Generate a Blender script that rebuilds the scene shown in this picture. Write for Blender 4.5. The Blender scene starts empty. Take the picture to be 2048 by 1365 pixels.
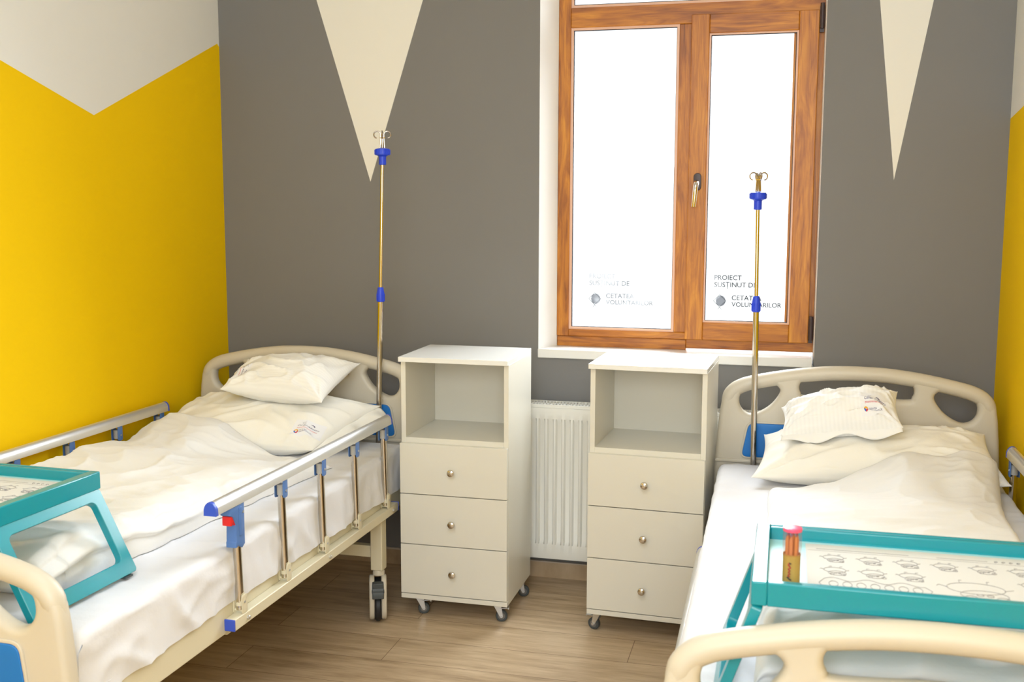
import bpy, bmesh, math, random
from mathutils import Vector, Matrix, noise
from mathutils.bvhtree import BVHTree
random.seed(7)
SC = bpy.context.scene
COL = SC.collection
PI = math.pi

# ------------------------------------------------------------------ camera, world, lights, exposure
F_PX = 2155.6
YAW, PIT, ROLL = 0.2488, 0.1265, 0.0025
cd = bpy.data.cameras.new('camera')
cam = bpy.data.objects.new('camera', cd)
COL.objects.link(cam)
fw = Vector((-math.sin(YAW) * math.cos(PIT), math.cos(YAW) * math.cos(PIT), -math.sin(PIT)))
rt = Vector((math.cos(YAW), math.sin(YAW), 0))
up = rt.cross(fw)
r2 = rt * math.cos(ROLL) + up * math.sin(ROLL)
u2 = -rt * math.sin(ROLL) + up * math.cos(ROLL)
cam.matrix_world = Matrix(((r2.x, u2.x, -fw.x, 0), (r2.y, u2.y, -fw.y, -4.1055), (r2.z, u2.z, -fw.z, 1.4925), (0, 0, 0, 1)))
cd.sensor_fit = 'HORIZONTAL'
cd.sensor_width = 36.0
cd.lens = F_PX * 36.0 / 2048.0
cd.clip_start = 0.05
cd.dof.use_dof = True
cd.dof.focus_distance = 3.35
cd.dof.aperture_fstop = 5.6
SC.camera = cam

SC.view_settings.view_transform = 'Standard'
SC.view_settings.look = 'None'
SC.view_settings.gamma = 1.0
SC.view_settings.use_curve_mapping = False
SC.view_settings.exposure = 0.72

world = bpy.data.worlds.new('overcast_sky')
world.use_nodes = True
SC.world = world
bgn = world.node_tree.nodes['Background']
bgn.inputs[0].default_value = (0.93, 0.97, 1.0, 1)
bgn.inputs[1].default_value = 1.1

def area(name, loc, target, sx, sy, power, color):
    l = bpy.data.lights.new(name, 'AREA')
    l.shape = 'RECTANGLE'; l.size = sx; l.size_y = sy
    l.energy = power; l.color = color
    o = bpy.data.objects.new(name, l); COL.objects.link(o)
    o.location = loc
    o.rotation_euler = (Vector(target) - Vector(loc)).to_track_quat('-Z', 'Y').to_euler()
    return o
# added fill lamps without a visible source: one at the ceiling, one behind camera
area('ceiling_fill', (-0.75, -2.9, 2.93), (-0.75, -2.9, 0), 1.3, 1.3, 15, (0.86, 0.93, 1.0))
area('rear_fill', (-0.2, -4.9, 1.75), (-0.9, 0, 0.9), 1.7, 1.6, 50, (0.82, 0.91, 1.0))
# hazy daylight falling through the window
sl = bpy.data.lights.new('hazy_sun', 'SUN'); sl.energy = 18.0; sl.angle = math.radians(75); sl.color = (0.88, 0.94, 1.0)
so = bpy.data.objects.new('hazy_sun', sl); COL.objects.link(so)
so.rotation_euler = Vector((-0.22, -0.80, -0.56)).to_track_quat('-Z', 'Y').to_euler()

# ------------------------------------------------------------------ materials
def lin(c):
    return tuple(((v / 255) / 12.92 if v <= 10 else (((v / 255) + 0.055) / 1.055) ** 2.4) for v in c)

class NT:
    def __init__(s, name):
        s.m = bpy.data.materials.new(name); s.m.use_nodes = True
        s.t = s.m.node_tree; s.b = s.t.nodes['Principled BSDF']
        s.out = s.t.nodes['Material Output']
    def n(s, kind, **kw):
        nd = s.t.nodes.new(kind)
        for k, v in kw.items():
            if k.startswith('i_'):
                nd.inputs[int(k[2:])].default_value = v
            else:
                setattr(nd, k, v)
        return nd
    def l(s, a, b): s.t.links.new(a, b)
    def math(s, op, a, b=None, c=None):
        nd = s.n('ShaderNodeMath', operation=op)
        for i, v in enumerate((a, b, c)):
            if v is None: continue
            if hasattr(v, 'is_linked'): s.l(v, nd.inputs[i])
            else: nd.inputs[i].default_value = v
        return nd.outputs[0]
    def bump(s, height, strength=0.2, dist=0.002):
        b = s.n('ShaderNodeBump'); b.inputs['Strength'].default_value = strength; b.inputs['Distance'].default_value = dist
        s.l(height, b.inputs['Height']); s.l(b.outputs[0], s.b.inputs['Normal']); return b
    def coord(s, which='Object'): return s.n('ShaderNodeTexCoord').outputs[which]
    def noise(s, vec, scale, detail=3, rough=0.5):
        nd = s.n('ShaderNodeTexNoise'); nd.inputs['Scale'].default_value = scale
        nd.inputs['Detail'].default_value = detail; nd.inputs['Roughness'].default_value = rough
        if vec is not None: s.l(vec, nd.inputs['Vector'])
        return nd.outputs['Fac']
    def mapping(s, vec, scale=(1, 1, 1), rot=(0, 0, 0)):
        nd = s.n('ShaderNodeMapping'); nd.inputs['Scale'].default_value = scale; nd.inputs['Rotation'].default_value = rot
        s.l(vec, nd.inputs['Vector']); return nd.outputs[0]
    def ramp(s, fac, stops):
        nd = s.n('ShaderNodeValToRGB')
        el = nd.color_ramp.elements
        while len(el) < len(stops): el.new(0.5)
        for e, (p, c) in zip(el, stops): e.position = p; e.color = (*c, 1)
        s.l(fac, nd.inputs[0]); return nd.outputs[0]
    def mix(s, fac, a, b):
        nd = s.n('ShaderNodeMix', data_type='RGBA')
        s.l(fac, nd.inputs[0]) if hasattr(fac, 'is_linked') else setattr(nd.inputs[0], 'default_value', fac)
        for v, i in ((a, 6), (b, 7)):
            if hasattr(v, 'is_linked'): s.l(v, nd.inputs[i])
            else: nd.inputs[i].default_value = (*v, 1)
        return nd.outputs[2]

MAT = {}
def simple(name, c, rough=0.5, metal=0.0, spec=0.5, bump=0, bscale=400, var=0.0, coat=0):
    s = NT(name)
    s.b.inputs['Roughness'].default_value = rough
    s.b.inputs['Metallic'].default_value = metal
    s.b.inputs['Specular IOR Level'].default_value = spec
    s.b.inputs['Coat Weight'].default_value = coat
    co = s.coord()
    if var:
        f = s.noise(co, 6, 4)
        s.l(s.mix(f, tuple(v * (1 - var) for v in c), tuple(min(1, v * (1 + var)) for v in c)), s.b.inputs['Base Color'])
    else:
        s.b.inputs['Base Color'].default_value = (*c, 1)
    if bump:
        s.bump(s.noise(co, bscale, 2), bump, 0.001)
    MAT[name] = s.m
    return s

simple('white_paint', (0.80, 0.79, 0.75), 0.75, bump=0.15, bscale=90, var=0.015)
simple('reveal_white', (0.86, 0.86, 0.85), 0.7)
simple('yellow_paint', (0.90, 0.575, 0.001), 0.7, spec=0.12, bump=0.15, bscale=90, var=0.02)
simple('ceiling_white', (0.85, 0.85, 0.84), 0.85)
simple('sill_pvc', (0.84, 0.83, 0.80), 0.3)
simple('melamine', (0.74, 0.71, 0.62), 0.30, spec=0.45, var=0.01)
simple('melamine_top', (0.84, 0.83, 0.79), 0.14, spec=0.5)
simple('abs_cream', (0.61, 0.55, 0.44), 0.42, bump=0.12, bscale=900)
simple('abs_blue', (0.006, 0.17, 0.54), 0.45)
simple('steel_cream', (0.70, 0.64, 0.47), 0.38)
simple('alu', (0.74, 0.74, 0.73), 0.34, 0.75)
simple('chrome', (0.62, 0.58, 0.52), 0.14, 1.0)
simple('hook_steel', (0.42, 0.36, 0.29), 0.22, 1.0)
simple('zinc', (0.60, 0.61, 0.62), 0.33, 0.9)
simple('clip_blue', (0.085, 0.19, 0.48), 0.4)
simple('cap_blue', (0.04, 0.09, 0.55), 0.4)
simple('royal_blue', (0.015, 0.06, 0.70), 0.38)
simple('grey_plastic', (0.42, 0.42, 0.42), 0.45)
simple('red_plastic', (0.75, 0.015, 0.01), 0.35)
simple('rubber_black', (0.012, 0.012, 0.014), 0.55)
simple('rubber_grey', (0.055, 0.065, 0.07), 0.5)
simple('wheel_hub', (0.16, 0.15, 0.14), 0.5)
simple('radiator_white', (0.82, 0.80, 0.73), 0.35)
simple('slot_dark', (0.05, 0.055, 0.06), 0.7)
simple('turquoise', (0.004, 0.27, 0.335), 0.24, spec=0.6)
simple('turquoise_deep', (0.0, 0.17, 0.23), 0.5)
simple('tray_board', (0.42, 0.76, 0.80), 0.35)
simple('paper', (0.66, 0.655, 0.63), 0.8)
simple('print_grey', (0.22, 0.21, 0.22), 0.8)
simple('print_dark', (0.10, 0.10, 0.11), 0.8)
simple('kraft', (0.42, 0.27, 0.06), 0.7, bump=0.1, bscale=700, var=0.06)
simple('pencil_wood', (0.55, 0.25, 0.08), 0.55)
simple('pencil_lead', (0.16, 0.13, 0.26), 0.5)
simple('elastic_yellow', (0.75, 0.45, 0.02), 0.5)
simple('handle_brown', (0.045, 0.022, 0.02), 0.4)
simple('gasket', (0.02, 0.02, 0.03), 0.6)
simple('bead', (0.75, 0.46, 0.33), 0.4)
simple('tag_white', (0.85, 0.85, 0.87), 0.8)
simple('ink_violet', (0.035, 0.02, 0.13), 0.7)
simple('ink_red', (0.75, 0.13, 0.16), 0.7)
simple('ink_gold', (0.80, 0.42, 0.03), 0.6)
simple('ink_blue', (0.02, 0.14, 0.55), 0.6)
simple('ink_crimson', (0.50, 0.02, 0.06), 0.6)
simple('label_red', (0.55, 0.02, 0.03), 0.6)
simple('label_black', (0.02, 0.012, 0.02), 0.6)
simple('skirting_edge', (0.62, 0.52, 0.42), 0.5)

def fabric(name, c, stripes=False, rough=0.9):
    s = NT(name)
    s.b.inputs['Roughness'].default_value = rough
    s.b.inputs['Specular IOR Level'].default_value = 0.15
    s.b.inputs['Sheen Weight'].default_value = 0.15
    co = s.coord()
    s.b.inputs['Base Color'].default_value = (*c, 1)
    h = s.math('ADD', s.math('MULTIPLY', s.noise(co, 26, 4, 0.55), 1.0), s.math('MULTIPLY', s.noise(co, 900, 1), 0.05))
    if stripes:
        uv = s.n('ShaderNodeUVMap').outputs[0]
        w = s.n('ShaderNodeTexWave', bands_direction='Y' if stripes == 'Y' else 'X')
        w.inputs['Scale'].default_value = 9; w.inputs['Distortion'].default_value = 0
        s.l(uv, w.inputs['Vector'])
        f = w.outputs['Fac']
        s.l(s.mix(f, tuple(v * 0.965 for v in c), c), s.b.inputs['Base Color'])
        h = s.math('ADD', h, s.math('MULTIPLY', f, 0.12))
    s.bump(h, 0.35, 0.004)
    MAT[name] = s.m
fabric('sheet', (0.73, 0.73, 0.76))
fabric('duvet_cotton', (0.79, 0.785, 0.775))
fabric('pillow_cream', (0.88, 0.86, 0.80))
fabric('pillow_stripe_long', (0.89, 0.88, 0.85), 'Y')
fabric('pillow_stripe_cross', (0.89, 0.885, 0.87), 'X')

def wood(name, vertical):
    s = NT(name)
    co = s.coord()
    q = s.mapping(co, (1, 1, 0.13) if vertical else (0.13, 1, 1))
    big = s.noise(q, 9, 2, 0.5)
    wv = s.n('ShaderNodeTexNoise'); wv.inputs['Scale'].default_value = 26; wv.inputs['Detail'].default_value = 5; wv.inputs['Distortion'].default_value = 2.2
    s.l(q, wv.inputs['Vector'])
    fine = s.noise(s.mapping(co, (1, 1, 0.03) if vertical else (0.03, 1, 1)), 320, 3, 0.6)
    f = s.math('ADD', s.math('MULTIPLY', big, 0.42), s.math('MULTIPLY', wv.outputs['Fac'], 0.40))
    f = s.math('ADD', f, s.math('MULTIPLY', fine, 0.20))
    c = s.ramp(f, [(0.34, (0.12, 0.030, 0.005)), (0.45, (0.36, 0.112, 0.010)), (0.54, (0.53, 0.190, 0.014)), (0.66, (0.72, 0.32, 0.028))])
    s.l(c, s.b.inputs['Base Color'])
    s.b.inputs['Roughness'].default_value = 0.42
    s.bump(fine, 0.12, 0.001)
    MAT[name] = s.m
wood('oak_vertical', True)
wood('oak_horizontal', False)

def floor_mat():
    s = NT('vinyl_planks')
    co = s.coord()
    br = s.n('ShaderNodeTexBrick'); br.offset = 0.37; br.offset_frequency = 2
    for k, v in (('Scale', 1.0), ('Mortar Size', 0.0012), ('Mortar Smooth', 0.2), ('Bias', 0.0), ('Brick Width', 1.25), ('Row Height', 0.185)):
        br.inputs[k].default_value = v
    br.inputs['Color1'].default_value = (0.0, 0, 0, 1); br.inputs['Color2'].default_value = (1, 1, 1, 1)
    br.inputs['Mortar'].default_value = (0.5, 0.5, 0.5, 1)
    s.l(co, br.inputs['Vector'])
    g1 = s.noise(s.mapping(co, (1.2, 9, 1)), 3.0, 6, 0.62)
    g2 = s.noise(s.mapping(co, (3, 60, 1)), 4.0, 4, 0.6)
    f = s.math('ADD', s.math('MULTIPLY', g1, 0.65), s.math('MULTIPLY', g2, 0.25))
    f = s.math('ADD', f, s.math('MULTIPLY', br.outputs['Color'], 0.10))
    c = s.ramp(f, [(0.25, (0.22, 0.14, 0.075)), (0.46, (0.47, 0.335, 0.20)), (0.60, (0.60, 0.45, 0.29)), (0.8, (0.70, 0.56, 0.38))])
    c2 = s.mix(br.outputs['Fac'], c, (0.17, 0.10, 0.05))
    s.l(c2, s.b.inputs['Base Color'])
    s.b.inputs['Roughness'].default_value = 0.42
    s.b.inputs['Specular IOR Level'].default_value = 0.4
    s.bump(g2, 0.08, 0.001)
    MAT['vinyl_planks'] = s.m
floor_mat()

def backwall_mat():
    s = NT('grey_wall_with_triangles')
    sep = s.n('ShaderNodeSeparateXYZ'); s.l(s.coord(), sep.inputs[0])
    x, z = sep.outputs[0], sep.outputs[2]
    def tri(xa, za, ll, lr):        # apex, slope of the left and of the right edge (dx per dz)
        dz = s.math('SUBTRACT', z, za)
        a = s.math('GREATER_THAN', s.math('SUBTRACT', x, s.math('MULTIPLY_ADD', dz, ll, xa)), 0)
        b = s.math('LESS_THAN', s.math('SUBTRACT', x, s.math('MULTIPLY_ADD', dz, lr, xa)), 0)
        return s.math('MULTIPLY', s.math('MULTIPLY', a, b), s.math('GREATER_THAN', dz, 0))
    t = s.math('MAXIMUM', tri(-1.632, 1.580, (-1.851 + 1.632) / 0.718, (-1.404 + 1.632) / 0.699),
               tri(0.362, 1.581, (0.288 - 0.362) / 0.626, (0.466 - 0.362) / 0.619))
    n1 = s.noise(s.coord(), 3, 3)
    g = s.mix(n1, (0.198, 0.190, 0.182), (0.212, 0.204, 0.196))
    s.l(s.mix(t, g, (0.83, 0.80, 0.72)), s.b.inputs['Base Color'])
    s.b.inputs['Roughness'].default_value = 0.6
    s.b.inputs['Specular IOR Level'].default_value = 0.3
    s.bump(s.noise(s.coord(), 90, 2), 0.15, 0.001)
    MAT['grey_wall'] = s.m
backwall_mat()

def glass_mats():
    s = NT('window_glass')
    tr = s.n('ShaderNodeBsdfTransparent'); tr.inputs[0].default_value = (0.97, 0.98, 0.98, 1)
    gl = s.n('ShaderNodeBsdfGlossy'); gl.inputs['Roughness'].default_value = 0.02
    mx = s.n('ShaderNodeMixShader'); mx.inputs[0].default_value = 0.05
    s.l(tr.outputs[0], mx.inputs[1]); s.l(gl.outputs[0], mx.inputs[2]); s.l(mx.outputs[0], s.out.inputs[0])
    MAT['window_glass'] = s.m
    for name, thr, dark, pale in (('letter_film_faint', 0.50, 0.26, 0.55), ('letter_film', 0.40, 0.05, 0.32)):
        s = NT(name)
        n = s.noise(s.coord(), 14, 2)
        f = s.math('SMOOTH_MIN', s.math('MAXIMUM', s.math('MULTIPLY', s.math('SUBTRACT', n, thr - 0.06), 8.0), 0.0), 1.0, 0.05)
        c = s.mix(f, (pale, pale, pale * 1.02), (dark, dark, dark * 1.05))
        tr = s.n('ShaderNodeBsdfTransparent'); s.l(c, tr.inputs[0]); s.l(tr.outputs[0], s.out.inputs[0])
        MAT[name] = s.m
    s = NT('pink_clear_plastic')
    tr = s.n('ShaderNodeBsdfTransparent'); tr.inputs[0].default_value = (1.0, 0.90, 0.88, 1)
    gl = s.n('ShaderNodeBsdfGlossy'); gl.inputs['Roughness'].default_value = 0.08
    df = s.n('ShaderNodeBsdfDiffuse'); df.inputs[0].default_value = (0.95, 0.12, 0.25, 1)
    m1 = s.n('ShaderNodeMixShader'); m1.inputs[0].default_value = 0.05
    m2 = s.n('ShaderNodeMixShader'); m2.inputs[0].default_value = 0.07
    s.l(tr.outputs[0], m1.inputs[1]); s.l(df.outputs[0], m1.inputs[2])
    s.l(m1.outputs[0], m2.inputs[1]); s.l(gl.outputs[0], m2.inputs[2]); s.l(m2.outputs[0], s.out.inputs[0])
    MAT['pink_clear'] = s.m
    simple('pink_lid', (0.90, 0.10, 0.22), 0.25)
glass_mats()

# ------------------------------------------------------------------ mesh helpers
class MB:
    def __init__(s): s.v = []; s.f = []; s.m = []; s.uv = None
    def add(s, vs, fs, mi=0, M=None):
        o = len(s.v)
        s.v += [tuple(M @ Vector(p)) if M is not None else tuple(p) for p in vs]
        s.f += [tuple(o + i for i in f) for f in fs]; s.m += [mi] * len(fs)
        return s
    def box(s, a, b, mi=0, M=None):
        x0, y0, z0 = a; x1, y1, z1 = b
        vs = [(x0, y0, z0), (x1, y0, z0), (x1, y1, z0), (x0, y1, z0), (x0, y0, z1), (x1, y0, z1), (x1, y1, z1), (x0, y1, z1)]
        return s.add(vs, [(3, 2, 1, 0), (4, 5, 6, 7), (0, 1, 5, 4), (1, 2, 6, 5), (2, 3, 7, 6), (3, 0, 4, 7)], mi, M)
    def prism(s, poly, z0, z1, mi=0, M=None):
        n = len(poly)
        vs = [(x, y, z0) for x, y in poly] + [(x, y, z1) for x, y in poly]
        fs = [tuple(range(n - 1, -1, -1)), tuple(range(n, 2 * n))] + [(i, (i + 1) % n, n + (i + 1) % n, n + i) for i in range(n)]
        return s.add(vs, fs, mi, M)
    def tube(s, pts, r, seg=12, mi=0, M=None, caps=True):
        pts = [Vector(p) for p in pts]; n = len(pts)
        rr = r if isinstance(r, (list, tuple)) else [r] * n
        t0 = (pts[1] - pts[0]).normalized()
        ref = Vector((0, 0, 1)) if abs(t0.z) < 0.9 else Vector((1, 0, 0))
        nx = t0.cross(ref).normalized(); vs = []
        for i, p in enumerate(pts):
            t = (pts[min(i + 1, n - 1)] - pts[max(i - 1, 0)]).normalized()
            nx = (nx - t * nx.dot(t)).normalized(); ny = t.cross(nx)
            for k in range(seg):
                a = 2 * PI * k / seg
                vs.append(p + nx * math.cos(a) * rr[i] + ny * math.sin(a) * rr[i])
        fs = [(i * seg + k, i * seg + (k + 1) % seg, (i + 1) * seg + (k + 1) % seg, (i + 1) * seg + k) for i in range(n - 1) for k in range(seg)]
        if caps: fs += [tuple(range(seg - 1, -1, -1)), tuple((n - 1) * seg + k for k in range(seg))]
        return s.add(vs, fs, mi, M)
    def lathe(s, prof, seg=24, mi=0, M=None):
        vs = []; n = len(prof)
        for r, z in prof:
            for k in range(seg):
                a = 2 * PI * k / seg; vs.append((r * math.cos(a), r * math.sin(a), z))
        fs = [(i * seg + k, i * seg + (k + 1) % seg, (i + 1) * seg + (k + 1) % seg, (i + 1) * seg + k) for i in range(n - 1) for k in range(seg)]
        fs += [tuple(range(seg - 1, -1, -1)), tuple((n - 1) * seg + k for k in range(seg))]
        return s.add(vs, fs, mi, M)
    def mesh(s, me, mi=0, M=None):
        return s.add([v.co.copy() for v in me.vertices], [tuple(p.vertices) for p in me.polygons], mi, M)

def obj(name, mb, mats, parent=None, bevel=0.0, smooth=35, loc=None, seg=2):
    me = bpy.data.meshes.new(name)
    me.from_pydata([tuple(v) for v in mb.v], [], mb.f)
    if isinstance(mats, str): mats = [mats]
    for m in mats: me.materials.append(MAT[m])
    me.polygons.foreach_set('material_index', mb.m)
    if mb.uv:
        ul = me.uv_layers.new(name='UVMap')
        for lp in me.loops: ul.data[lp.index].uv = mb.uv[lp.vertex_index]
    bm = bmesh.new(); bm.from_mesh(me)
    bmesh.ops.recalc_face_normals(bm, faces=bm.faces)
    bm.to_mesh(me); bm.free()
    if smooth:
        me.shade_smooth(); me.set_sharp_from_angle(angle=math.radians(smooth))
    me.update()
    o = bpy.data.objects.new(name, me); COL.objects.link(o)
    if parent: o.parent = parent
    if loc: o.location = loc
    if bevel:
        b = o.modifiers.new('bevel', 'BEVEL'); b.width = bevel; b.segments = seg; b.limit_method = 'ANGLE'; b.angle_limit = math.radians(40)
        b.harden_normals = False
    return o

def empty(name, loc=(0, 0, 0), rz=0.0, parent=None):
    o = bpy.data.objects.new(name, None); COL.objects.link(o)
    o.location = loc; o.rotation_euler = (0, 0, rz); o.empty_display_size = 0.1
    if parent: o.parent = parent
    return o
def tag(o, label, cat, group=None):
    o['label'] = label; o['category'] = cat
    if group: o['group'] = group
    return o
def struct(o):
    o['kind'] = 'structure'; return o
def dup(o, parent=None):
    c = o.copy(); COL.objects.link(c)
    if parent is not None: c.parent = parent
    for ch in list(o.children): dup(ch, c)
    return c

def curve_mesh(outlines, half, bev, res=3):
    """2-D outlines (first is the outside, the rest holes) -> rounded plate mesh in the XY plane, thickness 2*half along Z"""
    cu = bpy.data.curves.new('tmp', 'CURVE'); cu.dimensions = '2D'; cu.fill_mode = 'BOTH'
    cu.extrude = max(half - bev, 0.0); cu.bevel_depth = bev; cu.bevel_resolution = res; cu.offset = -bev
    for pts in outlines:
        sp = cu.splines.new('POLY'); sp.points.add(len(pts) - 1); sp.use_cyclic_u = True
        for p, q in zip(sp.points, pts): p.co = (q[0], q[1], 0, 1)
    o = bpy.data.objects.new('tmp', cu); COL.objects.link(o)
    dg = bpy.context.evaluated_depsgraph_get(); dg.update()
    me = bpy.data.meshes.new_from_object(o.evaluated_get(dg))
    bm = bmesh.new(); bm.from_mesh(me); bmesh.ops.remove_doubles(bm, verts=bm.verts, dist=1e-5); bm.to_mesh(me); bm.free()
    bpy.data.objects.remove(o); bpy.data.curves.remove(cu)
    return me

_tc = {}
def text_mesh(s, width=None, size=1.0, shear=0.0, bold=0.0):
    key = (s, shear, bold)
    if key not in _tc:
        cu = bpy.data.curves.new('tmp', 'FONT'); cu.body = s; cu.size = 1.0; cu.shear = shear; cu.resolution_u = 3; cu.offset = bold
        o = bpy.data.objects.new('tmp', cu); COL.objects.link(o)
        dg = bpy.context.evaluated_depsgraph_get(); dg.update()
        me = bpy.data.meshes.new_from_object(o.evaluated_get(dg))
        _tc[key] = ([tuple(v.co) for v in me.vertices], [tuple(p.vertices) for p in me.polygons])
        bpy.data.objects.remove(o); bpy.data.curves.remove(cu); bpy.data.meshes.remove(me)
    vs, fs = _tc[key]
    x0 = min(v[0] for v in vs); x1 = max(v[0] for v in vs)
    k = width / (x1 - x0) if width else size
    return [((v[0] - x0) * k, v[1] * k) for v in vs], fs

def smooth_closed(pts, n=6):
    """closed Catmull-Rom through pts"""
    out = []; L = len(pts)
    for i in range(L):
        p0, p1, p2, p3 = (Vector(pts[(i + k - 1) % L]) for k in range(4))
        for j in range(n):
            t = j / n
            out.append(0.5 * ((2 * p1) + (p2 - p0) * t + (2 * p0 - 5 * p1 + 4 * p2 - p3) * t * t + (3 * p1 - p0 - 3 * p2 + p3) * t ** 3))
    return [(p.x, p.y) for p in out]
def rrect(x0, y0, x1, y1, r, n=6):
    out = []
    for cx, cy, a in ((x1 - r, y1 - r, 0), (x0 + r, y1 - r, PI / 2), (x0 + r, y0 + r, PI), (x1 - r, y0 + r, 1.5 * PI)):
        for i in range(n + 1):
            t = a + PI / 2 * i / n; out.append((cx + r * math.cos(t), cy + r * math.sin(t)))
    return out
XZ = Matrix(((1, 0, 0, 0), (0, 0, -1, 0), (0, 1, 0, 0), (0, 0, 0, 1)))     # plate drawn in XY stands up in XZ
def T(x, y, z): return Matrix.Translation((x, y, z))
def RZ(a): return Matrix.Rotation(a, 4, 'Z')
def RX(a): return Matrix.Rotation(a, 4, 'X')
def RY(a): return Matrix.Rotation(a, 4, 'Y')

# ------------------------------------------------------------------ room shell
XL, XR, YB, HC = -2.287, 0.735, -5.0, 3.0
TILT = 0.012
def xl(y): return XL + TILT * y
m = MB(); m.box((xl(YB) - 0.3, YB - 0.2, -0.12), (XR + 0.3, 0.3, 0.0)); struct(obj('floor', m, 'vinyl_planks', smooth=0))
m = MB(); m.box((xl(YB) - 0.3, YB - 0.2, HC), (XR + 0.3, 0.3, HC + 0.12)); struct(obj('ceiling', m, 'ceiling_white', smooth=0))
WT = 2.78                         # top of the window opening
WL0, WL1, WR0, WR1 = -0.936, -0.884, 0.111, 0.108
m = MB()
m.prism([(XL - 0.25, 0), (WL0, 0), (WL1, 0.1), (WL1, 0.30), (XL - 0.25, 0.30)], 0, HC)
m.prism([(WR0, 0), (XR + 0.25, 0), (XR + 0.25, 0.30), (WR1, 0.30), (WR1, 0.1)], 0, HC)
m.box((WL0, 0, 0), (WR0, 0.30, 0.892)); m.box((WL0, 0, WT), (WR0, 0.30, HC))
wall = struct(obj('wall_back', m, ['grey_wall', 'reveal_white'], smooth=0))
for p in wall.data.polygons:
    c = p.center
    if c.y > 0.004 and WL0 - 0.02 < c.x < WR0 + 0.02 and 0.85 < c.z < 2.95: p.material_index = 1
# left wall: white over a yellow zigzag field; the two fields share the zigzag edge
def side_wall(name, xf, pts, sign):
    m = MB()
    ys = [p[0] for p in pts]
    def P(y, z, d=0.0): return (xf(y) + sign * d, y, z)
    n = len(pts)
    low = [P(ys[0], 0), *[P(y, z) for y, z in pts], P(ys[-1], 0)]
    high = [P(ys[0], HC), *[P(y, z) for y, z in pts], P(ys[-1], HC)]
    m.add(low, [tuple(range(len(low)))], 0); m.add(high, [tuple(range(len(high)))], 1)
    m.add([P(ys[0], 0, 0.2), P(ys[-1], 0, 0.2), P(ys[-1], HC, 0.2), P(ys[0], HC, 0.2)], [(0, 1, 2, 3)], 1)
    return struct(obj(name, m, ['yellow_paint', 'white_paint'], smooth=0))
side_wall('wall_left', xl, [(0.0, 2.13), (-0.015, 2.141), (-0.841, 1.789), (-1.85, 2.085), (-2.75, 1.79), (-3.75, 2.12), (-4.6, 1.79), (YB, 1.95)], -1)
side_wall('wall_right', lambda y: XR, [(0.0, 1.79), (-1.0, 1.91), (-1.9, 2.14), (-2.7, 1.79), (-3.6, 2.14), (-4.5, 1.79), (YB, 1.95)], 1)
m = MB(); m.box((xl(YB) - 0.3, YB - 0.2, 0), (XR + 0.3, YB, HC)); struct(obj('wall_front', m, 'white_paint', smooth=0))
m = MB(); m.box((XL, -0.012, 0.0), (XR, -0.0005, 0.063)); m.box((XL, -0.013, 0.063), (XR, -0.0005, 0.067), 1)
struct(obj('baseboard_back', m, ['vinyl_planks', 'skirting_edge'], smooth=0))
m = MB()
m.add([(xl(0) + 0.0005, -0.013, 0), (xl(0) + 0.012, -0.013, 0), (xl(YB) + 0.012, YB, 0), (xl(YB) + 0.0005, YB, 0), (xl(0) + 0.0005, -0.013, 0.066), (xl(0) + 0.012, -0.013, 0.066), (xl(YB) + 0.012, YB, 0.066), (xl(YB) + 0.0005, YB, 0.066)],
      [(3, 2, 1, 0), (4, 5, 6, 7), (0, 1, 5, 4), (1, 2, 6, 5), (2, 3, 7, 6), (3, 0, 4, 7)])
struct(obj('baseboard_left', m, 'vinyl_planks', smooth=0))
m = MB(); m.box((XR - 0.012, YB, 0), (XR - 0.0005, -0.013, 0.066)); struct(obj('baseboard_right', m, 'vinyl_planks', smooth=0))

# ------------------------------------------------------------------ window
win = struct(empty('window_1', (-0.39, 0.1, 0.93)))
WM = T(0.39, -0.1, -0.93)         # world -> window local
def wpart(name, mb, mats, parent=None, **k):
    for i, v in enumerate(mb.v): mb.v[i] = tuple(WM @ Vector(v))
    return obj(name, mb, mats, parent or win, **k)
Y0, Y1 = 0.100, 0.165
m = MB()
FR = 0.140
m.box((-0.884, Y0, 0.97), (-0.836, Y1, WT), 0)                                  # left jamb
m.box((0.0, Y0 + 0.012, 0.97), (FR, Y1, WT), 0)                                 # right jamb
m.box((-0.836, Y0, 0.97), (-0.37, Y1, 0.997), 1)                                # sill rail, fixed light
m.box((-0.37, Y0 + 0.004, 0.935), (FR, Y1, 1.0), 1)
m.box((-0.836, Y0, 2.168), (FR - 0.03, Y1, 2.243), 1)                           # transom
m.box((-0.836, Y0, WT - 0.05), (FR - 0.03, Y1, WT), 1)
m.box((-0.419, Y0 + 0.0005, 0.997), (-0.366, Y1, 2.168), 0)                     # mullion
m.box((-0.884, Y0 + 0.01, 0.927), (-0.37, Y1, 0.97), 1)
wpart('window_frame', m, ['oak_vertical', 'oak_horizontal'], bevel=0.003)
# glazing beads and gaskets of the fixed light
def bead_ring(x0, x1, z0, z1, y, w, mi, m, t=0.008):
    m.box((x0 - w, y, z0 - w), (x0, y + t, z1 + w), mi); m.box((x1, y, z0 - w), (x1 + w, y + t, z1 + w), mi)
    m.box((x0, y, z0 - w), (x1, y + t, z0), mi); m.box((x0, y, z1), (x1, y + t, z1 + w), mi)
m = MB(); bead_ring(-0.8265, -0.4285, 1.006, 2.159, Y0 + 0.006, 0.0095, 0, m); bead_ring(-0.823, -0.4305, 1.009, 2.1565, Y0 + 0.012, 0.0035, 1, m)
wpart('glazing_bead', m, ['bead', 'gasket'], smooth=0)
m = MB(); bead_ring(-0.8265, 0.07, 2.2525, WT - 0.06, Y0 + 0.006, 0.0095, 0, m); bead_ring(-0.823, 0.066, 2.256, WT - 0.064, Y0 + 0.012, 0.0035, 1, m)
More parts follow.
